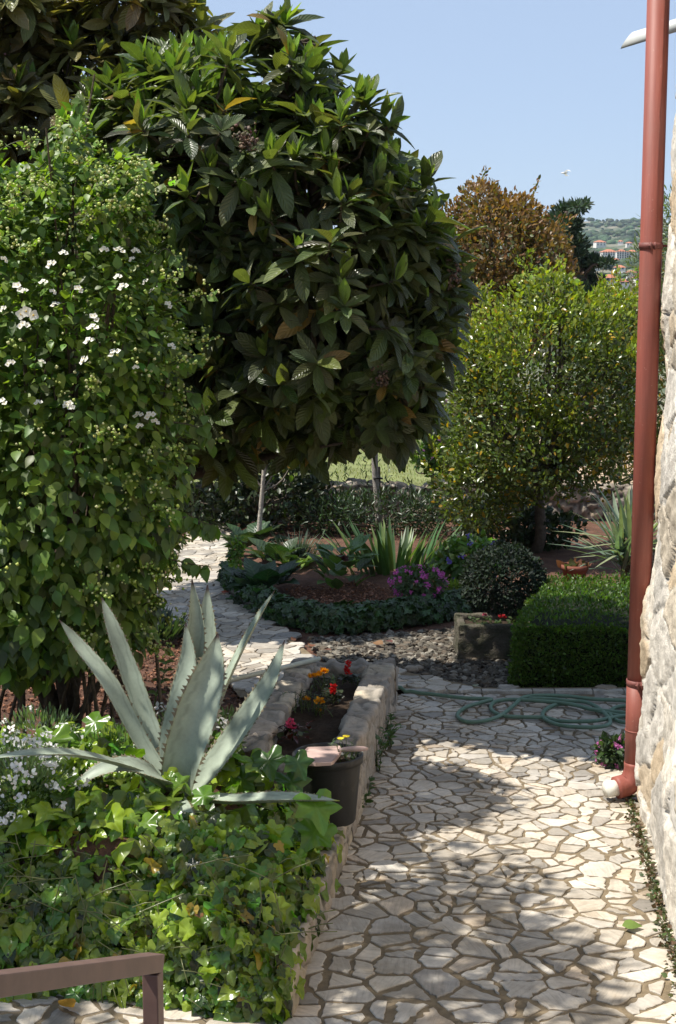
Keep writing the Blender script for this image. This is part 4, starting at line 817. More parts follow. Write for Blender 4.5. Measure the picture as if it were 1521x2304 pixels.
bush("dark_shrub", [lobe(600, 1100, 19.2, 150, 90, .6), lobe(470, 1080, 19.4, 130, 130, .7), lobe(660, 1060, 19.3, 70, 70, .5)], 4200, .085, (.028, .045, .016), "dark evergreen shrub in deep shade behind the sapling trunk", "shrub", SMALL, M_DARK, None, 0, None, .04, .5, .12, 2, 76)
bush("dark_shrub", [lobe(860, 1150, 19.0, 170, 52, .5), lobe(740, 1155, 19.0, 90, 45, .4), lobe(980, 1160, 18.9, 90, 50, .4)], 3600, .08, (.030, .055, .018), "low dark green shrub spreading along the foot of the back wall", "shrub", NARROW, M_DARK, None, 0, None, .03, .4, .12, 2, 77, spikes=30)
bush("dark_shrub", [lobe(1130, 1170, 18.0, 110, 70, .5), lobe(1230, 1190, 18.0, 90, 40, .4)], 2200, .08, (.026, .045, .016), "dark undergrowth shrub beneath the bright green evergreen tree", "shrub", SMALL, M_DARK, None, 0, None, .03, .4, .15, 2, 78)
bush("backdrop_tree", [lobe(420, 600, 21, 380, 420, 1.5), lobe(760, 800, 21, 170, 230, 1.2), lobe(150, 700, 21, 300, 400, 1.5), lobe(520, 940, 21, 330, 130, 1.2)], 9000, .16, (.024, .036, .014), "dark evergreen backdrop tree added behind the gaps in the loquat", "tree", OVATE, M_DARK, None, 0, np.array([-2.3, 21, 0]), .14, .3, .1, 1.0, 79)  # added tree: darkens the loquat's gaps and casts shade on the shrubs
bush("lilac_shrub", [lobe(985, 960, 22.5, 40, 60, .4), lobe(975, 1030, 22.5, 45, 40, .4)], 900, .09, (.07, .12, .03), "leafy lilac shrub with purple flowers at the lawn edge", "shrub", OVATE, M_LEAF, (.25, .10, .28), .08, np.array([1.35, 22.5, .05]), .03, .3, .1, 2, 80)
bush("shade_tree", [(np.array(c_), np.array(r_)) for c_, r_ in (((-2.25, 7.1, 4.95), (.5, 1.1, .4)), ((-1.95, 6.4, 5.0), (.4, .8, .3)), ((-2.75, 6.2, 5.0), (.48, 1.5, .4)), ((-4.5, 6.6, 5.2), (.7, 1.2, .5)))], 4300, .10, (.085, .15, .03), "leafy garden tree left of the steps whose shade dapples the paving", "tree", OVATE, M_LEAF, None, 0, np.array([-3.7, 6.9, 0]), .09, .2, .3, 2.5, 93)
# conifer: irregular boughs of tufts
cb = np.array([6.0, 38., -.3]); cf = thing("conifer", cb, "gnarled dark conifer with tufted boughs beside the copper tree", "tree"); m = MB(); tk = spline([cb, P(1340, 760, 38), P(1305, 610, 38), P(1275, 530, 38), P(1275, 475, 38)], 16); m.tube(tk, np.linspace(.22, .04, 16), 8, (.08, .06, .05)); f = MB()
for (px, py, rx, ry) in ((1270, 480, 24, 20), (1300, 465, 20, 8), (1250, 493, 14, 8), (1285, 505, 20, 16), (1265, 520, 30, 14), (1315, 460, 7, 5), (1290, 545, 18, 16), (1298, 575, 16, 16), (1310, 555, 10, 14), (1300, 610, 26, 16), (1330, 590, 14, 14), (1340, 590, 16, 6), (1365, 592, 14, 5), (1335, 640, 22, 20), (1350, 665, 16, 16), (1310, 660, 20, 22), (1250, 540, 20, 16), (1280, 590, 26, 30), (1330, 690, 28, 22)):
    c = P(px, py, 38 + rng.normal(0, .25)); s_ = mpp(c); k = int(rx * ry * 1.1) + 60; a = rdir(k) * rng.random((k, 1)) ** .4; j = np.argmin(np.linalg.norm(tk - c, axis=1)); m.tube(spline([tk[max(0, j - 1)], (tk[j] + c) / 2 + rng.normal(0, .05, 3), c], 5), [.05, .045, .035, .025, .012], 5, (.08, .06, .05), False)
    f.leaves(NARROW, c + a * [rx * s_, .35, ry * s_], unit(a + [0, -.1, .35] + rng.normal(0, .3, (k, 3))), rdir(k), rng.uniform(.10, .2, k), varcol((.045, .075, .045), k, .25), 1.2)
m.build("trunk", M_BARK, cf); f.build("crown", M_NEEDLE, cf)
m = MB()                                                         # bare twiggy shrub in front of the town
bt = thing("bare_shrub", np.array([4.9, 27, 0]), "bare twiggy shrub beside the conifer before the rooftops", "shrub")
for _ in range(46):
    a = np.array([5.0 + rng.normal(0, .35), 27 + rng.normal(0, .3), 1.6]); b = P(rng.uniform(1340, 1440), rng.uniform(590, 720), 27); m.tube(spline([a, (a + b) / 2 + rng.normal(0, .15, 3), b], 6), np.linspace(.018, .004, 6), 4, (.20, .15, .11), False)
m.tube([[4.9, 27, 0], [4.95, 27, .9], [5.0, 27, 1.7]], .05, 6, (.2, .15, .11)); m.build("twigs", M_BARK, bt)
# sapling and staked trunk
sb = G(588, 1252); sb[2] = .05; sp = thing("sapling", sb, "slender grey sapling trunk with few leaves rising from the big leaved plants", "tree"); m = MB()
pts = spline([P(x, y, sb[1]) for x, y in ((586, 1252), (583, 1200), (588, 1130), (592, 1080), (596, 1010), (590, 930))], 16); m.tube(pts, np.linspace(.030, .018, 16), 8, (.42, .37, .31))
for pp in ([(590, 1105), (612, 1070), (626, 1025)], [(592, 1085), (600, 1050), (604, 1000)], [(590, 1100), (575, 1075), (566, 1040)], [(592, 1105), (630, 1085), (652, 1052)]): m.tube(spline([P(x, y, sb[1]) for x, y in pp], 6), np.linspace(.011, .005, 6), 6, (.2, .17, .14), False)
m.build("trunk", M_BARK, sp); m = MB(); k = 46; pos = np.array([P(x + rng.normal(0, 14), y + rng.normal(0, 9), sb[1] + rng.normal(0, .15)) for x, y in [((640, 1050), (540, 1030), (565, 1035))[i % 3] for i in range(k)]]); m.leaves(OVATE, pos, rdir(k) + [0, 0, -.3], rdir(k) + [0, 0, 1], rng.uniform(.05, .09, k), varcol((.10, .16, .025), k, .3, (.3, .15, .03), .1)); m.build("crown", M_LEAF, sp)
tb = G(851, 1190); stt = thing("staked_tree", tb, "thin grey tree trunk tied to a stake behind the irises", "tree"); m = MB(); m.tube(spline([P(x, y, tb[1]) for x, y in ((853, 1200), (850, 1130), (845, 1080), (843, 1030), (845, 960))], 10), .04, 8, (.30, .27, .24)); m.build("trunk", M_BARK, stt)
MB().tube([P(857, 1195, tb[1] + .05), P(853, 1050, tb[1] + .05)], .014, 6, (.12, .10, .08)).build("stake", M_BARK, stt); MB().tube([P(840, 1077, tb[1] - .04), P(850, 1075, tb[1] - .05), P(860, 1077, tb[1] + .05)], .012, 6, (.03, .03, .03)).build("tie", M_BARK, stt)
# ------------------------------------------------------------------ round bed
arc = [(512, 1310), (545, 1345), (610, 1385), (700, 1408), (800, 1412), (900, 1400), (980, 1388), (1050, 1375)]
cen = G(790, 1290); V = [[cen[0], cen[1], .14]]; kk = 40; an = np.linspace(0, 2 * np.pi, kk, endpoint=False)
for f_, z in ((.5, .13), (.85, .10), (1.0, .0)):
    for a in an: V.append([cen[0] + 1.15 * f_ * math.cos(a), cen[1] + (1.75 if math.sin(a) > 0 else 1.55) * f_ * math.sin(a), z + .02 * math.sin(a * 5)])
q = [[1 + r_ * kk + i, 1 + r_ * kk + (i + 1) % kk, 1 + (r_ + 1) * kk + (i + 1) % kk, 1 + (r_ + 1) * kk + i] for r_ in (0, 1) for i in range(kk)]; t3 = [[0, 1 + (i + 1) % kk, 1 + i] for i in range(kk)]
struct(MB().add(V, q, t3).build("flower_bed_soil", M_SOIL))
cv = spline([G(*p, .0) for p in arc], 60); m = MB(); k = 2900; i = rng.random(k) * 59; b = np.stack([np.interp(i, np.arange(60), cv[:, j]) for j in range(3)], 1); ph = rng.random(k) * np.pi; rr = rng.uniform(.75, 1.05, k)
p = b + np.c_[rng.normal(0, .04, k), -np.cos(ph) * .17 * rr, np.sin(ph) * .20 * rr + .02]; nr = np.c_[rng.normal(0, .3, k), -np.cos(ph) - .1, np.sin(ph) + .3]; dr = np.c_[rng.normal(0, .6, k), rng.normal(-.4, .4, k), rng.normal(-.5, .4, k)]
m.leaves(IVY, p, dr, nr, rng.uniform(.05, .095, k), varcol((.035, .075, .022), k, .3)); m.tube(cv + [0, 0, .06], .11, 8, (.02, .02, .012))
tag(m.build("ivy_border", M_DARK), "low clipped dark ivy edging curving round the flower bed", kind="stuff")
def rosette(name, px, py, n, size, col, lab, tmpl=BROAD, mat=M_BIG, z=.1, spread=.9, cat="plant", rad=.16, group=None, upr=.3, alt=None, pa=0, hz=.1):
    b = G(px, py, z); t = thing(name, b, lab, cat, group); m = MB(); an = np.arange(n) * 2.4; r = rad * np.sqrt(rng.random(n)); el_ = rng.uniform(upr, upr + spread, n)
    d = np.c_[np.cos(an) * np.sin(el_), np.sin(an) * np.sin(el_), np.cos(el_)]; pos = b + np.c_[np.cos(an) * r, np.sin(an) * r, rng.random(n) * hz]
    m.leaves(tmpl, pos, d, np.c_[-np.cos(an) * .5, -np.sin(an) * .5, np.ones(n)], size * rng.uniform(.7, 1.15, n), varcol(col, n, .2, alt, pa)); o = m.build("leaves", mat, t); return t
BG = "bergenias in the round bed"
rosette("bergenia", 590, 1330, 26, .27, (.030, .065, .030), "dark broad leaved bergenia in the front of the bed at the path bend", rad=.24, group=BG)
rosette("bergenia", 560, 1235, 22, .26, (.035, .065, .028), "dark broad leaved bergenia behind the sapling beside the path", rad=.22, group=BG)
rosette("bergenia", 630, 1270, 18, .25, (.04, .07, .03), "dark broad leaved bergenia just right of the sapling foot", rad=.2, group=BG)
rosette("bergenia", 660, 1285, 9, .22, (.14, .21, .035), "yellow green bergenia with upright pale leaves behind the dark one", rad=.12, group=BG, upr=.3)
hy = rosette("hydrangea", 765, 1318, 44, .22, (.09, .155, .05), "leafy hydrangea with a dark red bud in the middle of the bed", OVATE, M_BIG, .12, .9, "shrub", .2, upr=.45, hz=.34)
m = MB(); puff(m, P(770, 1262, G(765, 1318, .12)[1]), .06, (.10, .03, .03), 30); m.build("flower_bud", M_PETAL, hy)
def strapclump(name, px, py, n, L, col, lab, rad, lean, w=1, curl=STRAP, z=.08, cat="plant", alt=None, pa=0):
    b = G(px, py, z); t = thing(name, b, lab, cat); m = MB(); an = rng.uniform(0, 6.28, n); r = rad * np.sqrt(rng.random(n)); el_ = np.abs(rng.normal(0, lean, n)) + .05; d = np.c_[np.cos(an) * np.sin(el_), np.sin(an) * np.sin(el_), np.cos(el_)]
    m.leaves(curl, b + np.c_[np.cos(an) * r * 1.6, np.sin(an) * r, np.zeros(n)], d, np.c_[np.cos(an), np.sin(an), np.full(n, .6)] * [-1, -1, 1], L * rng.uniform(.65, 1.1, n), varcol(col, n, .2, alt, pa), w); m.build("leaves", M_SWORD, t); return t
strapclump("iris_clump", 885, 1295, 110, .55, (.065, .12, .045), "clump of upright strap leaved irises behind the pink flowers", .3, .35, alt=(.14, .2, .06), pa=.2)
strapclump("grass_clump", 668, 1262, 130, .34, (.06, .09, .06), "fine blue green grass tuft behind the hydrangea", .12, .4, .35)
strapclump("lavender_clump", 335, 1435, 160, .26, (.045, .07, .035), "low dark narrow leaved clump at the path edge under the white flowering shrub", .2, .75, .8, NARROW, 0)
def moundf(name, px, py, d, rx, ry, lab, k, lsz, col, nfl, fcol, fsz, cat="flowers", tmpl=SMALL, alt=None, pa=0, flow="flowers", side=False):
    c = P(px, py, d); s_ = mpp(c); t = thing(name, c - [0, 0, ry * s_], lab, cat); lob = [(c, np.array([rx * s_, rx * s_ * .8, ry * s_]))]; m = MB(); p, u = shell(lob, k, .3); m.leaves(tmpl, p, u + rng.normal(0, .5, (k, 3)), u + [0, 0, .5], lsz * rng.uniform(.7, 1.2, k), varcol(col, k, .25, alt, pa)); m.build("foliage", M_LEAF, t)
    if nfl:
        p, u = shell([(c, lob[0][1] * 1.07)], nfl, .93, .35, 5, 9)
        for a, o in zip(p, u):
            m = MB(); kk = 9; an = np.arange(kk) * 1.05; m.leaves(PET, a + rng.normal(0, fsz * .3, (kk, 3)), np.c_[np.cos(an), -np.full(kk, .4), np.sin(an)], np.tile(o + [0, -.6, .2], (kk, 1)), fsz * rng.uniform(.7, 1.1, kk), varcol(fcol, kk, .15)); m.build("flower", M_PETAL, t)
    return t
moundf("pink_flowers", 942, 1312, 14.35, 62, 38, "mound of small magenta pink flowers at the front of the round bed", 900, .05, (.07, .11, .045), 98, (.62, .13, .45), .021)
moundf("periwinkle", 1055, 1258, 15.3, 75, 52, "bright green leafy periwinkle with a few violet flowers behind the clipped ball", 900, .085, (.11, .19, .04), 12, (.2, .15, .5), .03, "plant", OVATE, (.35, .42, .22), .12)
moundf("moss_cushion", 1018, 1322, 14.6, 36, 16, "small yellow green cushion plant between the pink flowers and the clipped ball", 700, .03, (.16, .22, .03), 0, None, 0, "plant")
moundf("leafy_stems", 532, 1240, 14.0, 16, 38, "upright pale green leafy stems at the path edge near the bergenias", 180, .06, (.11, .19, .04), 0, None, 0, "plant")
moundf("verbena", 1388, 1692, 9.85, 48, 34, "pink purple flowering plant at the foot of the red drainpipe", 500, .05, (.05, .085, .035), 45, (.50, .14, .36), .018)
moundf("small_pink_flowers", 155, 1580, 9.6, 22, 14, "tiny pink flowered tuft under the white flowering shrub", 120, .03, (.06, .1, .04), 12, (.6, .2, .3), .018)
moundf("violet_flower", 405, 1556, 9.9, 10, 12, "small violet flower tuft in the soil behind the agave", 50, .03, (.06, .1, .04), 6, (.4, .05, .35), .02)
b = G(345, 1610, .25); t = thing("tall_weed", b, "lanky green weed with paired leaves standing in soil behind the agave", "weed"); m = MB(); s_ = spline([b, P(352, 1560, b[1]), P(368, 1520, b[1]), P(372, 1490, b[1])], 10); m.tube(s_, np.linspace(.006, .003, 10), 5, (.1, .15, .05), False)
for i in (3, 5, 7, 9): m.leaves(OVATE, [s_[i]] * 3, [[1, -.2, .3], [-1, -.1, .3], [.1, -1, .2]], [[0, -.3, 1]] * 3, .07, varcol((.10, .17, .04), 3, .15))
m.build("leaves", M_LEAF, t)
# clipped ball, trough, hedge
bc = P(1132, 1310, 13.35); s_ = mpp(bc); bush("clipped_shrub", [(bc, np.array([90 * s_, .36, 84 * s_]))], 8000, .036, (.024, .036, .024), "rounded dark clipped shrub standing behind the stone trough", "shrub", SMALL, M_MATT, None, 0, bc * [1, 1, 0] + [0, 0, 0], .03, .84, 0, 2, 90, updir=.1)
tf = G(1030, 1482); tr = thing("stone_trough", tf, "old mossy stone trough with red flowers in front of the clipped shrub", "trough"); M_TR = plain("mossy_stone", (.16, .14, .11), .95, 12, .45, 1, .03, .1, ((.05, .055, .03), 6, .45, .8)); m = MB()
x0, y0 = tf[0], tf[1] - .01; L, Dp, Hh = .62, .46, .285
m.box((x0, y0, -.02), (x0 + L, y0 + .07, Hh)); m.box((x0, y0 + Dp - .07, -.02), (x0 + L, y0 + Dp, Hh + .004)); m.box((x0 + .003, y0 + .07, -.02), (x0 + .07, y0 + Dp - .07, Hh - .003)); m.box((x0 + L - .07, y0 + .07, -.02), (x0 + L - .003, y0 + Dp - .07, Hh - .003)); bs_ = m.build("basin", M_TR, tr, smooth=True, bevel=.014); sb_ = bs_.modifiers.new("sub", "SUBSURF"); sb_.subdivision_type = "SIMPLE"; sb_.levels = sb_.render_levels = 4; tx_ = bpy.data.textures.new("rough", "CLOUDS"); tx_.noise_scale = .09; tx_.noise_depth = 4; dm_ = bs_.modifiers.new("rough", "DISPLACE"); dm_.texture = tx_; dm_.strength = .03; dm_.texture_coords = "GLOBAL"
soilpatch([(x0 + .06, y0 + .06), (x0 + L - .06, y0 + .06), (x0 + L - .06, y0 + Dp - .06), (x0 + .06, y0 + Dp - .06)], .23, .24, "soil", tr, 14, .01)
for px, py, lab in ((1130, 1389, "red petunia standing highest in the mossy stone trough"), (1090, 1385, "dark pink petunia close to the back edge of the mossy trough")):
    c = P(px, py, y0 + .15); t = thing("petunia", c - [0, 0, .1], lab, "flower", "petunias in the stone trough"); m = MB(); puff(m, c, .03 if px > 1100 else .022, (.40, .01, .015) if px > 1100 else (.35, .03, .08), 18); m.build("flower_head", M_PETAL, t); m = MB()
    for _ in range(8): sprig(m, c * [1, 1, 0] + np.r_[rng.normal(0, .05, 2), .225], .08, 6, .04, (.06, .10, .03))
    m.build("leaves", M_LEAF, t)
hx = [(1.33, 11.78), (2.9, 11.72), (2.9, 13.5), (1.70, 13.45)]; hz = .545
hd = thing("box_hedge", (2.0, 12.5, 0), "low clipped square box hedge beside the drainpipe and coiled hose", "hedge"); m = MB()
def hedgepts(k):
    o = []; nn = []
    fr = int(k * .5); u = rng.random(fr); z = rng.random(fr) * hz; o.append(np.c_[1.33 + u * 1.57, 11.78 - .06 * u, z]); nn.append(np.tile([0, -1., .15], (fr, 1)))
    lf = int(k * .2); u = rng.random(lf); z = rng.random(lf) * hz; o.append(np.c_[1.33 + u * .37, 11.78 + 1.67 * u, z]); nn.append(np.tile([-1., -.2, .15], (lf, 1)))
    tp = k - fr - lf; u, w = rng.random(tp), rng.random(tp); o.append(np.c_[(1.33 + .37 * w) * (1 - u) + 2.9 * u, 11.78 + 1.7 * w, np.full(tp, hz)]); nn.append(np.tile([0, 0, 1.], (tp, 1)))
    return np.concatenate(o), np.concatenate(nn)
k = 19000; p, nn_ = hedgepts(k); c_ = np.array([2.1, 12.6, .2]); inw = p - c_
sh_ = sst(.38, .545, p[:, 2])[:, None] * sst(.35, 0, np.minimum(p[:, 1] - 11.75, (p[:, 0] - 1.33 - .22 * (p[:, 1] - 11.78))))[:, None] if False else 0
edge = np.minimum(np.abs(p[:, 1] - 11.78), 9); rnd = (p[:, 2] > hz - .06) & (edge < .06); p[rnd, 2] -= .02
p = p + nn_ * (rng.normal(-.012, .014, k) + .02 * vnoise(p, 3.3, 5))[:, None]
ef = p[:, 1] - 11.75; el2 = p[:, 0] - (1.33 + .22 * (p[:, 1] - 11.78)); tz = hz - p[:, 2]
for e_ in (ef, el2): p[:, 2] -= .07 * np.exp(-(np.maximum(e_, 0) / .09) ** 2) * sst(.12, 0, tz)
p[:, 1] += .05 * np.exp(-(np.maximum(tz, 0) / .09) ** 2) * (ef < .1); p[:, 0] += .06 * np.exp(-(np.maximum(tz, 0) / .09) ** 2) * (el2 < .1)
p[:, 2] += .05 * sst(13.4, 11.8, p[:, 1]) * 0 + .018 * vnoise(p, 1.3, 12) * (tz < .1)
m.leaves(SMALL, p, unit(nn_ * .7 + [0, 0, .35] + rng.normal(0, .5, (k, 3))), nn_ * .5 + rng.normal(0, .6, (k, 3)) + [0, 0, .4], rng.uniform(.02, .037, k), varcol((.07, .125, .02), k, .3)); m.build("foliage", M_LEAF, hd)
ins = .05; MB().add([[1.33 + ins, 11.78 + ins, -.03], [2.85, 11.78 + ins, -.03], [2.85, 13.4, -.03], [1.70 + ins, 13.4, -.03], [1.42 + ins, 11.87 + ins, hz - .1], [2.85, 11.85 + ins, hz - .1], [2.85, 13.4, hz - .08], [1.75 + ins, 13.4, hz - .08]], [[4, 5, 6, 7], [0, 1, 5, 4], [3, 0, 4, 7], [2, 3, 7, 6], [1, 2, 6, 5]], col=(.012, .016, .006)).build("inner_block", M_BARK, hd, smooth=False)  # solid near-black block filling the hedge under its leaves
# yucca and terracotta pot
yb = G(1410, 1318); yu = thing("yucca", yb, "spiky grey green yucca behind the box hedge next to the drainpipe", "plant"); m = MB(); k = 120; an = rng.uniform(0, 6.28, k); el_ = rng.uniform(.05, 1.75, k) ** 1.0; d = np.c_[np.cos(an) * np.sin(el_), np.sin(an) * np.sin(el_) * .9, np.cos(el_)]
m.leaves(SWORD, yb + np.c_[rng.normal(0, .05, (k, 2)), .12 + .35 * rng.random(k)], d, np.c_[-np.cos(an), -np.sin(an), np.full(k, .8)], rng.uniform(.5, .82, k), varcol((.15, .20, .15), k, .2, (.26, .30, .18), .25), 1.35); m.build("leaves", M_SWORD, yu); MB().tube([yb, yb + [0, 0, .5]], [.07, .05], 8, (.12, .09, .06)).build("trunk", M_BARK, yu)
tp_ = G(1292, 1325); tp_[2] = 0; tpt = thing("terracotta_pot", tp_, "reddish terracotta pot half hidden behind the box hedge", "pot"); M_TER = plain("terracotta", (.20, .065, .04), .8, 12, .25, .3)
MB().lathe([(.001, .0), (.09, 0), (.125, .2), (.138, .2), (.14, .25), (.122, .25), (.118, .21), (.001, .2)], tp_, 28).build("body", M_TER, tpt)
pl = thing("potted_succulent", tp_ + [0, 0, .2], "small reddish leaved succulent growing in the terracotta pot", "plant"); m = MB(); k = 22; m.leaves(OVATE, tp_ + np.c_[rng.normal(0, .06, (k, 2)), np.full(k, .21)], rdir(k) * [1, 1, .3] + [0, 0, .7], rdir(k), rng.uniform(.07, .12, k), varcol((.20, .09, .05), k, .25, (.12, .14, .06), .4)); m.build("leaves", M_BIG, pl)
# ------------------------------------------------------------------ hose
def zz(x, y): return (760 + x / 2.0, 1400 + y / 2.0)
h1 = [(262, 320), (400, 335), (560, 356), (690, 362), (640, 375), (570, 395), (538, 425), (575, 452), (660, 450), (735, 428), (790, 388), (840, 352), (930, 345), (1040, 347), (1150, 356), (1290, 360), (1340, 375), (1310, 425), (1220, 420), (1130, 400), (1020, 380), (900, 370), (780, 362), (705, 370), (690, 400), (740, 425), (830, 432), (930, 437), (990, 455), (1060, 462), (1160, 460), (1260, 440), (1330, 425), (1330, 390), (1260, 386), (1225, 410), (1240, 440), (1290, 462), (1330, 455), (1320, 430), (1240, 418), (1140, 405), (1050, 378), (970, 380), (925, 410), (930, 440), (990, 470), (1080, 485), (1170, 488), (1222, 474), (1215, 440), (1170, 395), (1110, 365), (1030, 358), (950, 350), (850, 350)]
hp = spline([G(*zz(*p), .022) for p in h1], 340); tt = np.arange(340); hp[:, 2] = .03 + .012 * (np.sin(tt * .11) + 1) * .8; hp[:, 2] += np.where(hp[:, 1] > 11.52, .03, 0); z = hp[:, 2].copy(); hp[3:-3, 2] = np.convolve(z, np.ones(7) / 7, 'valid')
tag(MB().tube(hp, .0145, 10, (.1, .2, .12)).build("garden_hose", plain("green_rubber", (.12, .20, .14), .5, 20, .15, .05)), "loosely coiled green garden hose lying on the paving by the box hedge", "hose")
# ------------------------------------------------------------------ litter: gravel, clods, fallen leaves, corner stones
GP = [G(*p)[:2] for p in ((690, 1435), (1040, 1412), (1160, 1470), (1160, 1556), (1085, 1556), (885, 1512), (735, 1490))]
def scatter(poly, k):
    A = np.array(poly); o = []
    while len(o) < k:
        x, y = rng.uniform(A[:, 0].min(), A[:, 0].max()), rng.uniform(A[:, 1].min(), A[:, 1].max())
        if inpoly(x, y, poly): o.append((x, y))
    return np.array(o)
def stones(poly, k, smin, smax, pal, zf=lambda x, y: 0 * x):
    xy = scatter([tuple(p) for p in poly], k); m = MB(); s_ = smin + (smax - smin) * rng.random(k) ** 3; pal = np.array(pal); c = pal[rng.integers(0, len(pal), k)] * rng.uniform(.7, 1.2, (k, 1)); p = np.c_[xy, zf(xy[:, 0], xy[:, 1]) + s_ * .25 - .02]
    for i, r_ in enumerate(ROCKS): s = slice(i, None, 4); n = len(xy[s]); m.leaves(r_, p[s], np.c_[rng.normal(size=(n, 2)), np.zeros(n)], np.tile([0, 0, 1.], (n, 1)) + rng.normal(0, .3, (n, 3)), s_[s], c[s])
    return m
tag(stones(GP, 5200, .012, .045, [(.13, .115, .09), (.085, .075, .06), (.22, .20, .165), (.06, .05, .04), (.12, .095, .07)]).build("gravel", M_CLOD, smooth=False), kind="stuff")
SO = [G(*p)[:2] for p in ((0, 1400), (360, 1330), (430, 1440), (540, 1560), (560, 1620), (0, 1600))]
tag(stones(SO, 4200, .008, .026, [(.20, .09, .05), (.15, .065, .035), (.26, .13, .08), (.09, .05, .03)], lambda x, y: np.maximum(0, bedz(x, y) * (y < 10.4))).build("soil_crumbs", M_CLOD, smooth=False), kind="stuff")
SB = [G(*p, .1)[:2] for p in ((640, 1330), (700, 1290), (900, 1290), (1040, 1330), (950, 1370), (760, 1390))]
tag(stones(SB, 2600, .006, .02, [(.22, .10, .055), (.15, .065, .035), (.28, .15, .1)], lambda x, y: 0 * x + .12).build("bed_crumbs", M_CLOD, smooth=False), kind="stuff")
for px, py, s_, lab in ((925, 1513, .06, "pale rounded stone lying at the far corner of the planter, larger of two"), (942, 1507, .04, "pale rounded stone behind the larger one at the planter corner"), (560, 1600, .05, "brown stone lying in the soil left of the planter")):
    b = G(px, py); m = MB(); v = ROCKS[1][0]; m.add(v * s_ * 1.3 + b + [0, 0, s_ * .4], tris=ROCKS[1][2], col=(.30, .26, .21) if px > 600 else (.16, .09, .06)); o = tag(m.build("loose_stone", M_CLOD), lab, "stone"); md = o.modifiers.new("sub", 'SUBSURF'); md.levels = md.render_levels = 1
FL = [(518, 1335, .10, (.30, .07, .035), "dark red fallen leaf beside the bergenia on the side path"), (560, 1347, .09, (.30, .17, .07), "tan fallen leaf on the side path below the dark red one"), (562, 1378, .08, (.16, .06, .04), "maroon fallen leaf on the shaded side path by the ivy edging"), (566, 1432, .08, (.36, .15, .05), "orange brown fallen leaf on the shaded side path"), (700, 1458, .10, (.33, .13, .06), "large orange brown fallen leaf on dark ground before the planter"), (745, 1466, .07, (.22, .09, .05), "small upright brown leaf just behind the planter corner"), (862, 1452, .10, (.36, .19, .08), "light tan fallen leaf lying on the gravel, half of a pair"), (882, 1448, .09, (.22, .08, .06), "reddish fallen leaf touching the tan one on the gravel"), (725, 1562, .12, (.30, .20, .09), "long curled dry leaf inside the stone planter"), (1400, 2088, .09, (.14, .22, .04), "green fallen leaf on the sunny paving"), (165, 2272, .10, (.50, .26, .02), "yellow fallen leaf on the paving below the handrail"), (655, 1443, .07, (.28, .12, .06), "brown fallen leaf at the dark bend of the side path"), (1250, 1512, .09, (.16, .10, .05), "dull brown leaf on the gravel before the hedge") , (1070, 1548, .07, (.30, .33, .22), "pale silvery weed leaf at the gravel edge before the hedge"), (960, 1300, .06, (.3, .15, .07), "small tan fallen leaf on the soil by the pink flowers"), (690, 1350, .09, (.14, .11, .07), "grey brown fallen leaf on bare soil inside the round bed")]
for px, py, s_, cc, lab in FL:
    b = G(px, py, .33 if px == 725 else (.13 if py < 1352 and px > 640 else .022)); m = MB(); a = rng.uniform(0, 6.28)
    if px in (165,): b = G(px, py, .03)
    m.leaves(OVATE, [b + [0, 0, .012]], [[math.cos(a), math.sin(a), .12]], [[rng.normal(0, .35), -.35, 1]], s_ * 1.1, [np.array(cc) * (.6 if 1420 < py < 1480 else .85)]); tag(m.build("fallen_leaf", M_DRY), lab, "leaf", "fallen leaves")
# ------------------------------------------------------------------ far houses and hillside trees
M_HW = plain("white_render", (.72, .69, .64), .8, .3, .06, 0); M_RF = plain("orange_roof_tiles", (.45, .17, .09), .8, .6, .2, 0); M_WD = plain("dark_glass", (.08, .09, .10), .2, 1, .1, 0)
def house(px, py_base, d, w, dep, h, rot, lab, flat=False, nwin=3, storeys=2):
    b = P(px, py_base, d); b[2] += 1.2; t = thing("house", b, lab, "house", "houses of the far town"); t.rotation_euler = (0, 0, rot)
    def part(mb, nm, mt, par=None):
        o = mb.build(nm, mt, None, smooth=False); o.parent = par or t; return o
    m = MB(); m.box((-w / 2, -dep / 2, -9), (w / 2, dep / 2, h)); part(m, "wall", M_HW)
    e = .5; rh = 0.22 * min(w, dep) + .3; m = MB(); rx = max(w / 2 - dep / 2, .2)
    m.add([[-w / 2 - e, -dep / 2 - e, h], [w / 2 + e, -dep / 2 - e, h], [w / 2 + e, dep / 2 + e, h], [-w / 2 - e, dep / 2 + e, h], [-rx, 0, h + rh], [rx, 0, h + rh]], [[0, 1, 5, 4], [2, 3, 4, 5]], [[1, 2, 5], [3, 0, 4]], ngons=[[3, 2, 1, 0]]); part(m, "roof", M_RF)
    for s_ in range(storeys):
        for i in range(nwin):
            x = -w / 2 + (i + .5) * w / nwin; z = .9 + s_ * (h / storeys); m = MB(); m.box((x - .55, -dep / 2 - .06, z), (x + .55, -dep / 2 - .003, z + 1.3)); part(m, "window", M_WD)
    return t
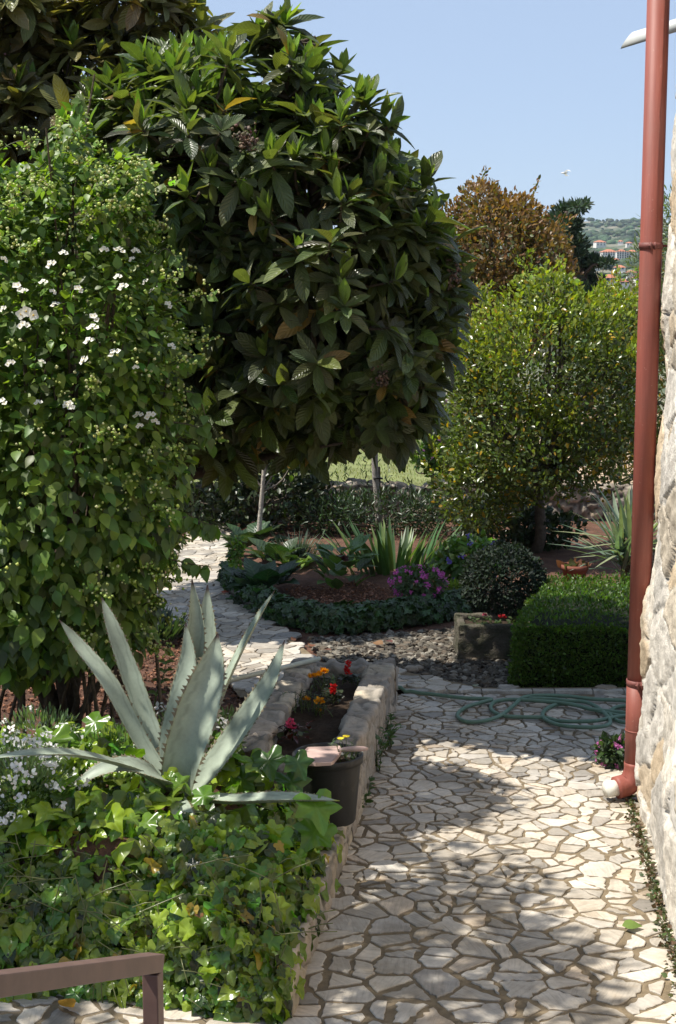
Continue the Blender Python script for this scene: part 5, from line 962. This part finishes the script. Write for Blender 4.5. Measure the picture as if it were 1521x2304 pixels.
for px, yb, yt, wpx, d, rot, nw, st_, lab in (
    (1349, 557, 548, 23, 1700, .25, 3, 2, "white villa with orange hipped roof standing alone on the hillside"),
    (1396, 550, 546, 12, 1900, -.2, 2, 1, "small pale house right of the villa high on the hillside"),
    (1415, 556, 550, 13, 1750, .1, 2, 1, "tiny pale house beside the drainpipe high on the hillside"),
    (1369, 580, 571, 34, 1300, .1, 6, 2, "long white apartment house with orange roof in the middle of the town"),
    (1397, 588, 570, 22, 1250, .0, 4, 4, "tallest white apartment block in the middle of the town"),
    (1421, 586, 571, 24, 1240, -.15, 4, 3, "white block with orange roof closest to the drainpipe"),
    (1383, 593, 589, 22, 1150, .3, 3, 1, "small white house with orange roof below the apartment blocks"),
    (1394, 615, 607, 24, 850, -.3, 3, 1, "pale house with steep orange roof low in the town"),
    (1316, 582, 574, 14, 1250, .1, 3, 2, "white house with orange roof glimpsed beside the conifer"),
    (1312, 604, 594, 24, 950, .2, 3, 2, "white house half hidden by the conifer low in the town"),
    (1341, 610, 604, 16, 900, .1, 2, 1, "small house with orange roof low behind the bare twigs"),
    (1368, 646, 633, 36, 520, .15, 4, 1, "wide orange roofed house at the near edge of the town"),
    (1420, 628, 619, 21, 700, -.1, 2, 1, "red roofed small house near the drainpipe at the town edge"),
    (1440, 642, 632, 26, 560, .2, 2, 1, "orange roofed house cut off by the drainpipe at the town edge"),
    (1402, 652, 642, 24, 500, .3, 2, 1, "lowest orange roofed house above the garden shrubs")):
    dd_ = np.linspace(300, 2600, 1500); pp_ = np.array([P(px, yb, q_) for q_ in dd_]); hit = np.nonzero(pp_[:, 2] < landz(pp_[:, 0], pp_[:, 1]))[0]; d = float(dd_[hit[0]]) if len(hit) else d
    house(px, yb, d, wpx * d / F, wpx * d / F * .75, (yb - yt) * d / F, rot, lab, nwin=nw, storeys=st_)
k = 13000; r = 140 * (2680 / 140) ** rng.random(k) ** .75; a = np.where(rng.random(k) < .68, rng.uniform(.02, .30, k), rng.uniform(-.5, .6, k)); x, y = r * np.sin(a), r * np.cos(a); z = landz(x, y); hp_ = [o.location for o in COL.objects if o.name.startswith('house') and o.get('category') == 'house']; hc = np.array([(h_.x, h_.y) for h_ in hp_])
far_ = np.ones(len(x), bool)
for hx_, hy_ in hc:
    rh_ = math.hypot(hx_, hy_); lat = (x * hy_ - y * hx_) / rh_; al = rh_ - (x * hx_ + y * hy_) / rh_; far_ &= ~((np.abs(lat) < 13) & (al > -12) & (al < 80))
x, y, z, r, a = x[far_], y[far_], z[far_], r[far_], a[far_]; k = len(x)
band = (np.sin(r * .012 + a * 25) > -.35) | (rng.random(k) < .4); x, y, z, r = x[band], y[band], z[band], r[band]; k = len(x); m = MB(); s_ = rng.uniform(1.8, 4.6, k) * np.where(r > 900, 1.5, .7)
for i, rk in enumerate(ROCKS):
    s = slice(i, None, 4); n = len(x[s]); m.leaves(rk, np.c_[x, y, z + s_ * .25][s], np.c_[rng.normal(size=(n, 2)), np.zeros(n)], np.tile([0, 0, 1.], (n, 1)), s_[s], varcol((.05, .075, .035), n, .3))
tag(m.build("hillside_scrub", colmat("far_foliage", .9, .8, .4, .8, .6)), kind="stuff")
# gull
gb = P(1270, 389, 120); m = MB(); m.tube([gb + [-.28, 0, 0], gb, gb + [.25, 0, .02]], [.02, .09, .03], 8, (.8, .8, .8))
for s_ in (-1, 1): m.add([gb + [-.08, 0, .03], gb + [.10, 0, .03], gb + [.25 * 1 + .05, -.2 * s_, .22 * s_], gb + [.45, -.5 * s_, .1 * s_ - .05], gb + [.1, -.3 * s_, .2 * s_]], tris=[[0, 1, 2], [0, 2, 4], [4, 2, 3]], col=(.75, .75, .75))
tag(m.build("gull", M_PETAL), "small white gull flying in the open sky", "bird")
# ------------------------------------------------------------------ air
hm = bpy.data.materials.new("haze"); hm.use_nodes = True; nt = hm.node_tree; nt.nodes.clear(); o_ = nt.nodes.new("ShaderNodeOutputMaterial"); pv = nt.nodes.new("ShaderNodeVolumePrincipled"); pv.inputs["Color"].default_value = (.70, .84, 1, 1); pv.inputs["Density"].default_value = .00009; pv.inputs["Anisotropy"].default_value = .2; nt.links.new(pv.outputs[0], o_.inputs["Volume"])
if True:
    tag(MB().box((-3400, -3400, -40), (3400, 3400, 150)).build("haze", hm, smooth=False), kind="stuff")
